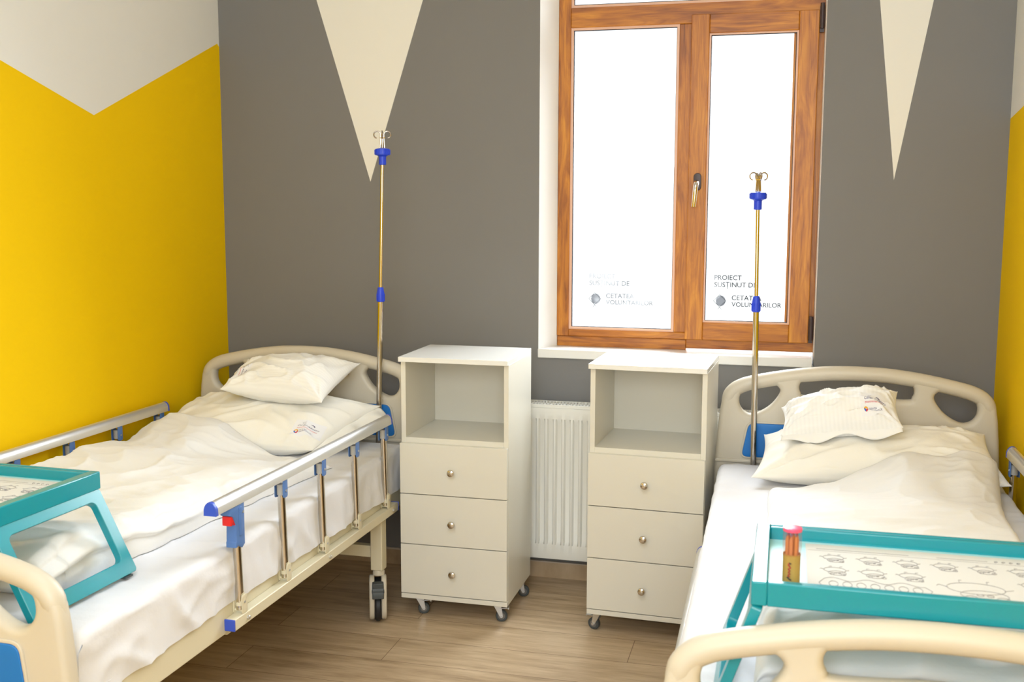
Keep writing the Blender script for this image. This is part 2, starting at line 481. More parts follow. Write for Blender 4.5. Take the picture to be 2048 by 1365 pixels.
wpart('glazing_bead', m, ['bead', 'gasket'], smooth=0)
# opening sash
SY = 0.084
m = MB()
m.box((-0.374, SY, 0.972), (-0.306, 0.14, 2.198), 0); m.box((0.017, SY, 0.972), (0.0884, 0.14, 2.198), 0)
m.box((-0.306, SY + 0.0002, 0.972), (0.017, 0.14, 1.0405), 1); m.box((-0.306, SY + 0.0002, 2.1275), (0.017, 0.14, 2.198), 1)
sash = wpart('window_sash', m, ['oak_vertical', 'oak_horizontal'], bevel=0.003)
m = MB(); bead_ring(-0.300, 0.0105, 1.047, 2.1215, SY + 0.006, 0.0065, 0, m); bead_ring(-0.297, 0.008, 1.050, 2.119, SY + 0.012, 0.0035, 1, m)
wpart('glazing_bead', m, ['bead', 'gasket'], sash, smooth=0)
gp = []
for par, (x0, x1, z0, z1, y) in ((win, (-0.826, -0.428, 1.006, 2.159, 0.125)), (win, (-0.826, 0.069, 2.253, WT - 0.06, 0.125)), (sash, (-0.30, 0.011, 1.046, 2.122, 0.118))):
    m = MB(); m.box((x0, y, z0), (x1, y + 0.006, z1)); gp.append(wpart('glass_pane', m, 'window_glass', par, smooth=0))
def lettering(x, dz, yg, par, mat):
    m = MB(); y = yg - 0.0012
    def line(s, xx, z, w):
        vs, fs = text_mesh(s, width=w, bold=0.014)
        m.add([(xx + a, y, z + b) for a, b in vs], fs)
    line('PROIECT', x, 1.2025 + dz, 0.103)
    line('SUSȚINUT DE', x, 1.175 + dz, 0.160)
    line('CETATEA', x + 0.067, 1.125 + dz, 0.112)
    line('VOLUNTARILOR', x + 0.067, 1.100 + dz, 0.187)
    cx, cz = x + 0.022, 1.121 + dz
    for (a, b) in (((-.024, 0), (0, .024)), ((0, .024), (.024, 0)), ((.024, 0), (0, -.024)), ((0, -.024), (-.024, 0)), ((0, -.024), (.008, -.034)), ((0, -.024), (-.008, -.034))):
        m.tube([(cx + a[0], y, cz + a[1]), (cx + b[0], y, cz + b[1])], 0.0009, 6)
    n = 14
    ring = [(cx + 0.019 * math.cos(2 * PI * k / n) + 0.004, y + 0.0004, cz + 0.021 * math.sin(2 * PI * k / n)) for k in range(n)]
    m.add(ring, [tuple(range(n))], 1)
    return wpart('window_lettering', m, [mat, 'letter_film_faint'], par, smooth=0)
lettering(-0.757, -0.002, 0.125, win, 'letter_film_faint')
lettering(-0.267, 0.002, 0.118, sash, 'letter_film')
# handle
m = MB(); m.mesh(curve_mesh([rrect(-0.0145, -0.033, 0.0145, 0.033, 0.0144)], 0.005, 0.002), 0, T(-0.338, SY - 0.005, 1.578) @ XZ)
hp = wpart('handle_plate', m, 'handle_brown', sash)
m = MB(); m.tube([(-0.339, SY - 0.008, 1.575), (-0.339, SY - 0.030, 1.575), (-0.3395, SY - 0.041, 1.570), (-0.341, SY - 0.046, 1.558), (-0.343, SY - 0.046, 1.53), (-0.347, SY - 0.044, 1.484)],
                [0.010, 0.010, 0.010, 0.0098, 0.0092, 0.0082], 14)
wpart('handle', m, 'chrome', sash)
for z in (2.13, 0.985):
    m = MB(); m.tube([(0.0975, SY - 0.003, z), (0.0975, SY - 0.003, z + 0.09)], 0.008, 12); m.box((0.09, SY + 0.004, z - 0.012), (0.105, SY + 0.014, z + 0.0)); m.box((0.0885, SY + 0.002, z + 0.01), (0.1005, SY + 0.02, z + 0.08))
    wpart('hinge', m, 'handle_brown', sash)
m = MB(); m.box((WL0 + 0.0, -0.013, 0.893), (WR0 - 0.007, 0.12, 0.928))
wpart('window_sill', m, 'sill_pvc', bevel=0.003)

# ------------------------------------------------------------------ radiator
rad = tag(empty('radiator', (-0.415, -0.07, 0.125)), 'white ribbed panel radiator fixed on grey wall under the window sill', 'radiator')
RLx, RRx = -0.585, 0.60
m = MB()
xs = []; x = RLx + 0.03
prof = [(RLx, 0.0), (RLx + 0.02, 0.0)]
p = 0.0333; k = 0
while RLx + 0.03 + (k + 1) * p < RRx - 0.02:
    b = RLx + 0.03 + k * p
    prof += [(b, 0.0), (b + 0.005, 0.012), (b + 0.021, 0.012), (b + 0.026, 0.0)]; k += 1
prof += [(RRx - 0.02, 0.0), (RRx, 0.0)]
zs = [(0.0, 0), (0.010, 0), (0.052, 0), (0.066, 1), (0.535, 1), (0.549, 0), (0.575, 0), (0.588, 0)]
vs = []; fs = []
for z, w in zs:
    for (a, d) in prof: vs.append((a, -0.060 - (0.007 - 0.007) + (d * w if True else 0) - 0.0, z))
N = len(prof)
for i in range(len(zs) - 1):
    for j in range(N - 1): fs.append((i * N + j, i * N + j + 1, (i + 1) * N + j + 1, (i + 1) * N + j))
m.add(vs, fs)
m.box((RLx, -0.0605, 0.575), (RRx, -0.052, 0.5915)); m.box((RLx, -0.059, -0.006), (RRx, -0.050, 0.001))
m.box((RLx, 0.028, 0.01), (RRx, 0.034, 0.585))
obj('front_panel', m, 'radiator_white', rad, smooth=50)
for x in (RLx - 0.004, RRx):
    m = MB(); m.box((x, -0.058, 0.0), (x + 0.004, 0.034, 0.604)); obj('side_panel', m, 'radiator_white', rad)
m = MB()
m.box((RLx, -0.058, 0.592), (RRx, -0.049, 0.604)); m.box((RLx, 0.024, 0.592), (RRx, 0.034, 0.604)); m.box((RLx, -0.015, 0.598), (RRx, -0.009, 0.603))
x = RLx
while x < RRx - 0.01:
    m.box((x, -0.05, 0.597), (x + 0.0045, 0.025, 0.6035)); x += 0.0128
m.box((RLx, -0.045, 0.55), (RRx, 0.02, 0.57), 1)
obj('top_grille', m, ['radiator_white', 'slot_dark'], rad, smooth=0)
for x in (RLx + 0.12, RRx - 0.12):
    m = MB(); m.box((x - 0.015, 0.03, 0.06), (x + 0.015, 0.0685, 0.52)); obj('wall_bracket', m, 'radiator_white', rad)

# ------------------------------------------------------------------ bedside cabinets
WN, DN = 0.400, 0.357
def caster(par, x, y, ang, brake):
    c = empty('caster', (x, y, 0), ang, par)
    m = MB(); m.box((-0.019, -0.019, 0.067), (0.019, 0.019, 0.0705))
    for s in (-1, 1):
        m.prism([(-0.017, 0.066), (0.012, 0.066), (0.018, 0.026), (0.009, 0.017)], 0.0105 * s - 0.001, 0.0105 * s + 0.001, 0, XZ)
    m.box((-0.017, -0.011, 0.0625), (0.017, 0.011, 0.0665)); m.tube([(0.0135, -0.014, 0.0215), (0.0135, 0.014, 0.0215)], 0.005, 10)
    obj('fork', m, 'zinc', c, smooth=30)
    m = MB(); M = T(0.0135, 0, 0.0215) @ RX(PI / 2)
    m.lathe([(0.013, -0.0085), (0.019, -0.0085), (0.0213, -0.006), (0.0213, 0.006), (0.019, 0.0085), (0.013, 0.0085)], 24, 0, M)
    m.lathe([(0.001, -0.009), (0.0125, -0.0088), (0.0125, 0.0088), (0.001, 0.009)], 20, 1, M)
    obj('wheel', m, ['rubber_grey', 'wheel_hub'], c)
    if brake:
        m = MB(); m.box((0.008, -0.013, 0.051), (0.040, 0.013, 0.0535)); m.box((0.036, -0.013, 0.048), (0.041, 0.013, 0.0525))
        obj('brake_tab', m, 'zinc', c, bevel=0.001)
    return c
def cabinet(loc, rz, label, knobs, casters):
    t = tag(empty('bedside_cabinet', loc, rz), label, 'cabinet', 'bedside cabinets on casters')
    B = 0.018                                   # drawer fronts stand this far in front of the body
    m = MB(); th = 0.017
    m.box((0.004, B, 0.0713), (0.004 + th, DN, 0.9375)); m.box((WN - th, B, 0.0713), (WN, DN, 0.9375))
    m.box((0.004 + th, B, 0.6432), (WN - th, DN - 0.005, 0.664)); m.box((0.004 + th, DN - 0.01, 0.09), (WN - th, DN - 0.003, 0.9375))
    obj('body', m, 'melamine', t, bevel=0.0008)
    m = MB(); m.box((0.003, 0.0015, 0.0713), (WN + 0.0, B, 0.0885)); m.box((0.021, B, 0.0713), (WN - th, DN, 0.0885)); obj('plinth_board', m, 'melamine', t, bevel=0.0008)
    m = MB(); m.box((0, 0, 0.9377), (WN, DN, 0.9550)); obj('top_board', m, 'melamine_top', t, bevel=0.001)
    for i, (z0, z1) in enumerate(((0.4625, 0.6450), (0.2770, 0.4595), (0.0915, 0.2740))):
        m = MB(); m.box((0.003, 0.0005, z0), (WN - 0.001, B - 0.0008, z1))
        d = obj('drawer', m, 'melamine', t, bevel=0.0008)
        kx, kz = knobs[i]
        m = MB()
        m.lathe([(0.004, 0.0), (0.0045, 0.010), (0.011, 0.0125), (0.0135, 0.017), (0.0115, 0.021), (0.006, 0.0235), (0.0005, 0.0242)], 20, 0, T(kx, 0.001, kz) @ RX(PI / 2))
        for a in range(-3, 4):                  # chequered studs on the face of the knob
            for b in range(-3, 4):
                r = math.hypot(a, b) * 0.0032
                if r < 0.0105:
                    m.box((kx + a * 0.0032 - 0.0010, -0.0242 + r * r * 40, kz + b * 0.0032 - 0.0010), (kx + a * 0.0032 + 0.0010, -0.0215 + r * r * 40, kz + b * 0.0032 + 0.0010))
        obj('knob', m, 'chrome', d, smooth=30)
    for (x, y, a, br) in casters: caster(t, x, y, a, br)
    return t
cabinet((-1.3196, -0.5493, 0), -0.0009, 'white bedside cabinet on casters standing between left bed and radiator', [(0.197, 0.549), (0.198, 0.361), (0.200, 0.177)],
        [(0.060, 0.045, 0.35, True), (0.355, 0.045, 0.2, True), (0.372, 0.31, 0.15, False), (0.045, 0.31, 0.3, False)])
cabinet((-0.6395, -0.5342, 0), -0.044, 'white bedside cabinet on casters with its top against the window sill', [(0.200, 0.549), (0.199, 0.361), (0.197, 0.177)],
        [(0.034, 0.045, PI - 0.25, True), (0.365, 0.045, 0.3, False), (0.37, 0.31, 0.2, False), (0.04, 0.31, 0.4, False)])

# ------------------------------------------------------------------ beds
HB = 0.4725
half = [(0.0, 0.940), (0.10, 0.937), (0.20, 0.925), (0.29, 0.908), (0.34, 0.897), (0.380, 0.886), (0.412, 0.870), (0.435, 0.848), (0.449, 0.818), (0.456, 0.775), (0.463, 0.70), (0.470, 0.60), (HB - 0.0005, 0.52), (HB - 0.0005, 0.41)]
def head_shape(dz):
    o = [(x, z + dz) for x, z in half]
    return o + [(-x, z) for x, z in reversed(o)][:-1]
def board(name, bed, y, dz, zbot_blue):
    hole = [(0.252, 0.846), (0.268, 0.868), (0.305, 0.871), (0.350, 0.862), (0.384, 0.836), (0.390, 0.800), (0.374, 0.773), (0.345, 0.764), (0.310, 0.778), (0.276, 0.806)]
    right = smooth_closed([(x, z + dz) for x, z in hole], 5)
    left = [(-x, z) for x, z in reversed(right)]
    mid = smooth_closed([(-0.188, 0.868 + dz), (-0.178, 0.886 + dz), (-0.15, 0.893 + dz), (0, 0.898 + dz), (0.15, 0.893 + dz), (0.178, 0.886 + dz), (0.188, 0.868 + dz), (0.183, 0.846 + dz), (0.16, 0.835 + dz), (0, 0.841 + dz), (-0.16, 0.835 + dz), (-0.183, 0.846 + dz)], 5)
    outer = []
    hs = head_shape(dz)
    m = MB()
    m.mesh(curve_mesh([hs, right, left, mid], 0.0225, 0.017, 4), 0, T(0, y, 0) @ XZ)
    b = obj(name, m, 'abs_cream', bed, smooth=50)
    # thick rolled top rail along the upper edge
    path = []
    for i in range(10):
        pa, pb = Vector(half[max(i - 1, 0)]), Vector(half[i + 1]); tn = (pb - pa).normalized()
        q = Vector(half[i]) - Vector((-tn.y, tn.x)) * 0.021 if i else Vector((0, half[0][1] - 0.021))
        path.append((q.x, y, q.y + dz))
    path = [(-x, yy, z) for x, yy, z in reversed(path)][:-1] + path
    pts = []
    for i in range(len(path) - 1):
        for j in range(4):
            t = j / 4; pts.append(tuple(path[i][k] * (1 - t) + path[i + 1][k] * t for k in range(3)))
    pts.append(path[-1])
    for _ in range(2): pts = [pts[0]] + [tuple((pts[i - 1][k] + 2 * pts[i][k] + pts[i + 1][k]) / 4 for k in range(3)) for i in range(1, len(pts) - 1)] + [pts[-1]]
    m = MB(); rr = [0.0255] * len(pts)
    for i in range(6): rr[i] = rr[-1 - i] = 0.018 + 0.0075 * i / 6
    m.tube(pts, rr, 16); obj('top_rail', m, 'abs_cream', b, smooth=60)
    front = y - 0.0225
    m = MB(); m.mesh(curve_mesh([rrect(-HB + 0.004, 0.590 + dz, HB - 0.004, 0.602 + dz, 0.005)], 0.004, 0.003), 0, T(0, front - 0.002, 0) @ XZ)
    obj('moulded_ridge', m, 'abs_cream', b, smooth=50)
    z1 = 0.733 + dz; z0 = 0.613 + dz if zbot_blue is None else zbot_blue
    tr = [(-0.378, z0), (-0.355, z1), (0.355, z1), (0.378, z0)]
    def rc(poly, r):
        out = []; L = len(poly)
        for i in range(L):
            p0, p1, p2 = (Vector(poly[(i + k - 1) % L]) for k in range(3))
            a = p1 + (p0 - p1).normalized() * r; c = p1 + (p2 - p1).normalized() * r
            for j in range(6):
                t = j / 5; out.append(tuple((a * (1 - t) ** 2 + p1 * 2 * t * (1 - t) + c * t * t)))
        return [(q[0], q[1]) for q in out]
    m = MB(); m.mesh(curve_mesh([rc(tr, 0.022)], 0.004, 0.002), 0, T(0, front - 0.003, 0) @ XZ)
    obj('blue_panel', m, 'abs_blue', b, smooth=50)
    g = [(x * 1.02, (z - (z0 + z1) / 2) * 1.10 + (z0 + z1) / 2) for x, z in tr]
    m = MB(); m.mesh(curve_mesh([rc(g, 0.028), rc(tr, 0.022)], 0.003, 0.002), 0, T(0, front - 0.002, 0) @ XZ)
    obj('panel_surround', m, 'abs_cream', b, smooth=50)
    return b

def dprofile(w, h):
    pts = [(-w / 2, 0), (w / 2, 0)]
    for i in range(1, 10):
        a = PI * i / 10; pts.append((w / 2 * math.cos(a), h * 0.25 + h * 0.75 * math.sin(a) if 0 < i < 10 else 0))
    return pts
POSTY = [-0.287 - 0.2565 * i for i in range(5)]
YXZ = Matrix(((1, 0, 0, 0), (0, 0, 1, 0), (0, 1, 0, 0), (0, 0, 0, 1)))       # profile (x,z) extruded along y
def side_rail(bed, sx, raised):
    x = sx * 0.449
    r = empty('side_rail', (0, 0, 0), 0, bed)
    # lower bar on the frame
    m = MB(); m.box((x - 0.015, -1.365, 0.384), (x + 0.015, -0.200, 0.415)); obj('lower_bar', m, 'steel_cream', r, bevel=0.0025)
    for y0, y1 in ((-1.370, -1.3655), (-0.1995, -0.195)):
        m = MB(); m.box((x - 0.0155, y0, 0.3835), (x + 0.0155, y1, 0.4155)); obj('bar_cap', m, 'cap_blue', r, bevel=0.002)
    for y in (-1.30, -0.785, -0.25):
        m = MB(); m.lathe([(0.006, 0), (0.006, 0.004), (0.004, 0.006), (0.0005, 0.006)], 8, 0, T(x + sx * 0.015, y, 0.398) @ RY(sx * PI / 2)); obj('bolt', m, 'zinc', r)
    dy, zt = (0.010, 0.716) if raised else (-0.245, 0.400)
    xt = x if raised else x + sx * 0.028
    m = MB(); pr = dprofile(0.034, 0.034)
    m.prism(pr, -1.435 + (0 if raised else dy), -0.262 + (0 if raised else dy), 0, T(xt, 0, zt) @ YXZ)
    obj('top_tube', m, 'alu', r, smooth=40)
    pr2 = dprofile(0.036, 0.036)
    for a, b in ((-1.447, -1.4352), (-0.2618, -0.254)):
        m = MB(); m.prism(pr2, a + (0 if raised else dy), b + (0 if raised else dy), 0, T(xt, 0, zt - 0.001) @ YXZ); obj('end_cap', m, 'cap_blue', r, smooth=40, bevel=0.001)
    for i, y in enumerate(POSTY):
        if raised:
            top = (x, y - 0.012, 0.700); bot = (x, y, 0.425)
        else:
            top = (x + sx * 0.028, y + dy + 0.02, 0.390); bot = (x + sx * 0.020, y, 0.395)
        m = MB(); m.tube([bot, top], 0.0112, 16); obj('post', m, 'chrome', r)
        # lower bracket: two cheeks and a bolt
        m = MB()
        for s in (-1, 1): m.mesh(curve_mesh([rrect(-0.014, 0.0, 0.014, 0.052, 0.008)], 0.0012, 0.0006, 1), 0, T(x + s * 0.0128, y, 0.4145) @ RZ(PI / 2) @ XZ)
        m.tube([(x - 0.012, y - 0.005, 0.424), (x + 0.012, y - 0.005, 0.424)], 0.004, 8); m.tube([(x - 0.0155, y, 0.446), (x + 0.0155, y, 0.446)], 0.0035, 8, 1)
        m.tube([(x, y, 0.436), (x, y, 0.470)], 0.0122, 14, 0)
        obj('lower_bracket', m, ['steel_cream', 'zinc'], r)
        if raised and not (i == 4):
            m = MB()
            for s in (-1, 1): m.mesh(curve_mesh([rrect(-0.013, -0.050, 0.013, 0.004, 0.007)], 0.0013, 0.0007, 1), 0, T(x + s * 0.0132, y - 0.012, 0.714) @ RZ(PI / 2) @ XZ)
            m.box((x - 0.0135, y - 0.025, 0.7135), (x + 0.0135, y + 0.001, 0.7163))
            m.tube([(x - 0.0165, y - 0.010, 0.684), (x + 0.0165, y - 0.010, 0.684)], 0.004, 8, 1)
            obj('upper_clip', m, ['clip_blue', 'zinc'], r)
            m = MB(); m.tube([(x, y - 0.0115, 0.672), (x, y - 0.012, 0.703)], 0.0124, 16); obj('post_collar', m, 'grey_plastic', r)
        elif raised:
            m = MB()
            poly = [(-0.050, 0.0), (0.020, 0.0), (0.020, -0.112), (0.006, -0.120), (-0.012, -0.110), (-0.016, -0.107), (-0.018, -0.112), (-0.026, -0.112), (-0.026, -0.098), (-0.024, -0.096), (-0.022, -0.052), (-0.038, -0.026), (-0.050, -0.020)]
            m.mesh(curve_mesh([poly], 0.0150, 0.002, 2), 0, T(x, y - 0.010, 0.7155) @ RZ(PI / 2) @ XZ)
            m.mesh(curve_mesh([rrect(-0.010, -0.085, 0.006, -0.006, 0.006)], 0.0166, 0.001, 1), 0, T(x, y - 0.008, 0.7145) @ RZ(PI / 2) @ XZ)
            m.tube([(x - 0.018, y + 0.000, 0.692), (x + 0.018, y + 0.000, 0.692)], 0.004, 8, 1)
            obj('release_latch', m, ['clip_blue', 'zinc'], r, smooth=40)
            m = MB(); m.mesh(curve_mesh([[(-0.046, -0.024), (-0.018, -0.018), (-0.016, -0.050), (-0.024, -0.052), (-0.030, -0.044), (-0.036, -0.042), (-0.038, -0.050), (-0.046, -0.048)]], 0.0125, 0.002, 2), 0, T(x, y - 0.010, 0.7155) @ RZ(PI / 2) @ XZ)
            obj('release_button', m, 'red_plastic', r, smooth=40)
    return r

def bed_leg(bed, x, y, pedal, spin=0.0):
    m = MB(); m.box((x - 0.0225, y - 0.0225, 0.187), (x + 0.0225, y + 0.0225, 0.400))
    l = obj('leg', m, 'steel_cream', bed, bevel=0.004, seg=3)
    m = MB(); m.lathe([(0.017, 0.166), (0.0215, 0.168), (0.0215, 0.180), (0.018, 0.188)], 24, 0, T(x, y, 0)); obj('caster_stem', m, 'abs_cream', l)
    wy = y - 0.010
    SP = T(x, wy, 0) @ RZ(spin) @ T(-x, -wy, 0)
    for s in (-1, 1):
        m = MB(); prof = smooth_closed([(-0.036, 0.150), (0.0, 0.168), (0.036, 0.150), (0.048, 0.085), (0.044, 0.035), (0.024, 0.012), (0.0, 0.006), (-0.024, 0.012), (-0.044, 0.035), (-0.048, 0.085)], 4)
        m.mesh(curve_mesh([prof], 0.0095, 0.006, 3), 0, SP @ T(x + s * 0.0215, wy, 0) @ RZ(PI / 2) @ XZ)
        obj('caster_cheek', m, 'abs_cream', l, smooth=50)
    m = MB(); m.lathe([(0.02, -0.0115), (0.050, -0.0115), (0.056, -0.006), (0.056, 0.006), (0.050, 0.0115), (0.02, 0.0115)], 32, 0, SP @ T(x, wy, 0.056) @ RY(PI / 2))
    m.box((x - 0.013, wy - 0.03, 0.10), (x + 0.013, wy + 0.03, 0.150), 0, SP)
    obj('wheel', m, 'rubber_black', l)
    if pedal:
        m = MB(); m.prism([(-0.064, 0.100), (-0.040, 0.100), (-0.028, 0.146), (-0.046, 0.152), (-0.064, 0.120)], -0.0205, 0.0205, 0, SP @ T(x, wy, 0) @ RZ(PI / 2) @ XZ)
        m.box((x - 0.022, wy - 0.062, 0.121), (x + 0.022, wy - 0.030, 0.129), 0, SP); m.box((x - 0.020, wy - 0.056, 0.136), (x + 0.020, wy - 0.026, 0.154), 0, SP)
        obj('brake_pedal', m, 'rubber_grey', l, bevel=0.002)
    return l

def hospital_bed(loc, rz, label, rails):
    t = tag(empty('hospital_bed', loc, rz), label, 'bed', 'hospital beds with cream moulded end boards')
    board('headboard', t, 0.0225, 0.0, None)
    board('footboard', t, -2.0, -0.128, 0.440)
    m = MB()
    for s in (-1, 1):
        a, b = sorted((s * 0.412, s * 0.434)); m.box((a, -1.972, 0.373), (b, -0.012, 0.462))
    m.box((-0.412, -1.972, 0.373), (0.412, -1.945, 0.462)); m.box((-0.412, -0.04, 0.373), (0.412, -0.012, 0.462))
    m.box((-0.411, -1.944, 0.448), (0.411, -0.041, 0.4592))
    m.box((-0.40, -1.30, 0.34), (0.40, -1.25, 0.385)); m.box((-0.40, -0.75, 0.34), (0.40, -0.70, 0.385))
    obj('frame', m, 'steel_cream', t, bevel=0.003)
    for y in (-0.285, -1.680):
        m = MB(); m.box((-0.400, y - 0.015, 0.232), (0.400, y + 0.015, 0.275)); obj('cross_bar', m, 'steel_cream', t, bevel=0.003)
    for x in (-0.419, 0.419):
        for y in (-0.285, -1.680): bed_leg(t, x if y > -1 else x * 0.966, y, y > -1, 0.40 if x > 0 else -0.3)
    for s, up_ in rails: side_rail(t, s, up_)
    return t
BL = ((-1.80, -0.30), -0.017)
BR = ((0.2465, -0.30), 0.012)
hospital_bed((*BL[0], 0), BL[1], 'hospital bed along the left wall with both side rails raised', ((1, True), (-1, True)))
hospital_bed((*BR[0], 0), BR[1], 'hospital bed along the right wall with its room-side rail folded down', ((1, True), (-1, False)))
def bedM(B): return T(B[0][0], B[0][1], 0) @ RZ(B[1])

# ------------------------------------------------------------------ cloth
def ridge(p, k=3.0): return (1 - min(1, abs(noise.noise(p)) * 1.9)) ** k
def wrinkle(x, y, seed, sc=6.0, ax=1.0, ay=1.0, ang=0.0):
    c, s = math.cos(ang), math.sin(ang)
    a, b = (c * x + s * y) * ax, (-s * x + c * y) * ay
    w = Vector((noise.noise(Vector((x * 3, y * 3, seed))), noise.noise(Vector((x * 3, y * 3, seed + 9))), 0)) * 0.22
    p = Vector((a, b, 0)) * sc + w * sc * 0.5 + Vector((0, 0, seed * 1.7))
    return ridge(p) - 0.35
def bvh_of(objs):
    vs, fs = [], []
    for o in objs:
        M = o.matrix_world if o.parent is None else o.parent.matrix_world @ o.matrix_world
        b = len(vs); vs += [M @ v.co for v in o.data.vertices]; fs += [tuple(b + i for i in p.vertices) for p in o.data.polygons]
    return BVHTree.FromPolygons(vs, fs)
def height_under(tree, x, y, default):
    h = tree.ray_cast(Vector((x, y, 2.0)), Vector((0, 0, -1)))
    return h[0].z if h[0] is not None else default

def mattress(B, label, hw, seed, sag_side):
    """sheeted mattress: rounded block with a lightly creased sheet hanging a little below it on the long sides"""
    Mb = bedM(B)
    NX, NY = 64, 130
    y0, y1 = -1.955, -0.052
    z0, z1, r = 0.4625, 0.602, 0.024
    # cross section: from the lower left hem, up, over, and down
    sec = []
    for i in range(12): sec.append((-hw, z0 - 0.016 + (z1 - r - z0 + 0.016) * i / 12, -1))
    for i in range(7): a = PI - PI / 2 * i / 6; sec.append((-hw + r + r * math.cos(a), z1 - r + r * math.sin(a), -1 + i / 6 if i else -1))
    for i in range(1, NX): sec.append((-hw + r + (2 * hw - 2 * r) * i / NX, z1, 0))
    for i in range(7): a = PI / 2 - PI / 2 * i / 6; sec.append((hw - r + r * math.cos(a), z1 - r + r * math.sin(a), i / 6))
    for i in range(1, 13): sec.append((hw, z1 - r - (z1 - r - z0 + 0.016) * i / 12, 1))
    n = len(sec); m = MB(); vs = []
    rows = []
    for j in range(NY + 1):
        t = j / NY; y = y0 + (y1 - y0) * t
        # rounded ends
        e = min(y - y0, y1 - y); drop = 0.0; inset = 0.0
        if e < r: a = 1 - e / r; drop = r * (1 - math.sqrt(max(0, 1 - a * a)))
        row = []
        for (x, z, k) in sec:
            top = 1.0 if k == 0 else (0.4 if abs(k) < 1 else 0.0)
            side = 1.0 if abs(k) == 1 else 0.0
            zz = z; xx = x
            if side:
                f = (z1 - z) / (z1 - z0)
                w = 0.008 * noise.noise(Vector((y * 4.5, seed, x))) + 0.010 * wrinkle(y, z, seed + (3 if x > 0 else 8), 5, 1.0, 1.0, 0.6) + 0.008 * wrinkle(y, z, seed + 6, 9, 1.0, 0.5, -0.2)
                xx += (0.004 * f + w * min(1, f * 2)) * (1 if x > 0 else -1)
                if f > 0.9: zz += 0.006 * noise.noise(Vector((y * 3.1, seed * 2, x)))
            else:
                zz += -drop + 0.0040 * wrinkle(x, y, seed, 5, 0.4, 1.7, 0.15) + 0.0025 * noise.noise(Vector((x * 3, y * 2, seed)))
                edge = max(0, abs(x) - hw + 0.16) / 0.16
                zz += 0.0050 * edge * wrinkle(x, y, seed + 5, 8, 0.2, 1.5)
            if drop and not side: pass
            if side: zz = min(zz, z1 - r - drop * 0.6 + 0.002)
            row.append((xx, y, zz))
        rows.append(row)
    for row in rows: vs += row
    fs = [(j * n + i, j * n + i + 1, (j + 1) * n + i + 1, (j + 1) * n + i) for j in range(NY) for i in range(n - 1)]
    # ends: hang down to the hem
    for j, yy in ((0, y0 - 0.003), (NY, y1 + 0.003)):
        base = len(vs); row = rows[j]
        for i in range(n): vs.append((row[i][0], yy, z0 - 0.0005))
        fs += [(j * n + i, j * n + i + 1, base + i + 1, base + i) for i in range(n - 1)]
        fs.append(tuple(base + i for i in range(n)))
    base = len(vs)                               # underside, lying on the bed base
    vs += [(-hw + 0.004, y0, 0.463), (hw - 0.004, y0, 0.463), (hw - 0.004, y1, 0.463), (-hw + 0.004, y1, 0.463)]
    fs.append((base, base + 1, base + 2, base + 3))
    m.add(vs, fs)
    o = obj('mattress', m, 'sheet', smooth=60)
    o.location = (*B[0], 0); o.rotation_euler = (0, 0, B[1])
    tag(o, label, 'mattress', 'sheeted mattresses')
    bpy.context.view_layer.update()
    return o
matL = mattress(BL, 'thin mattress under a fitted white sheet on the left bed', 0.441, 2.3, 1)
matR = mattress(BR, 'thin mattress under a fitted white sheet on the right bed', 0.452, 5.1, -1)

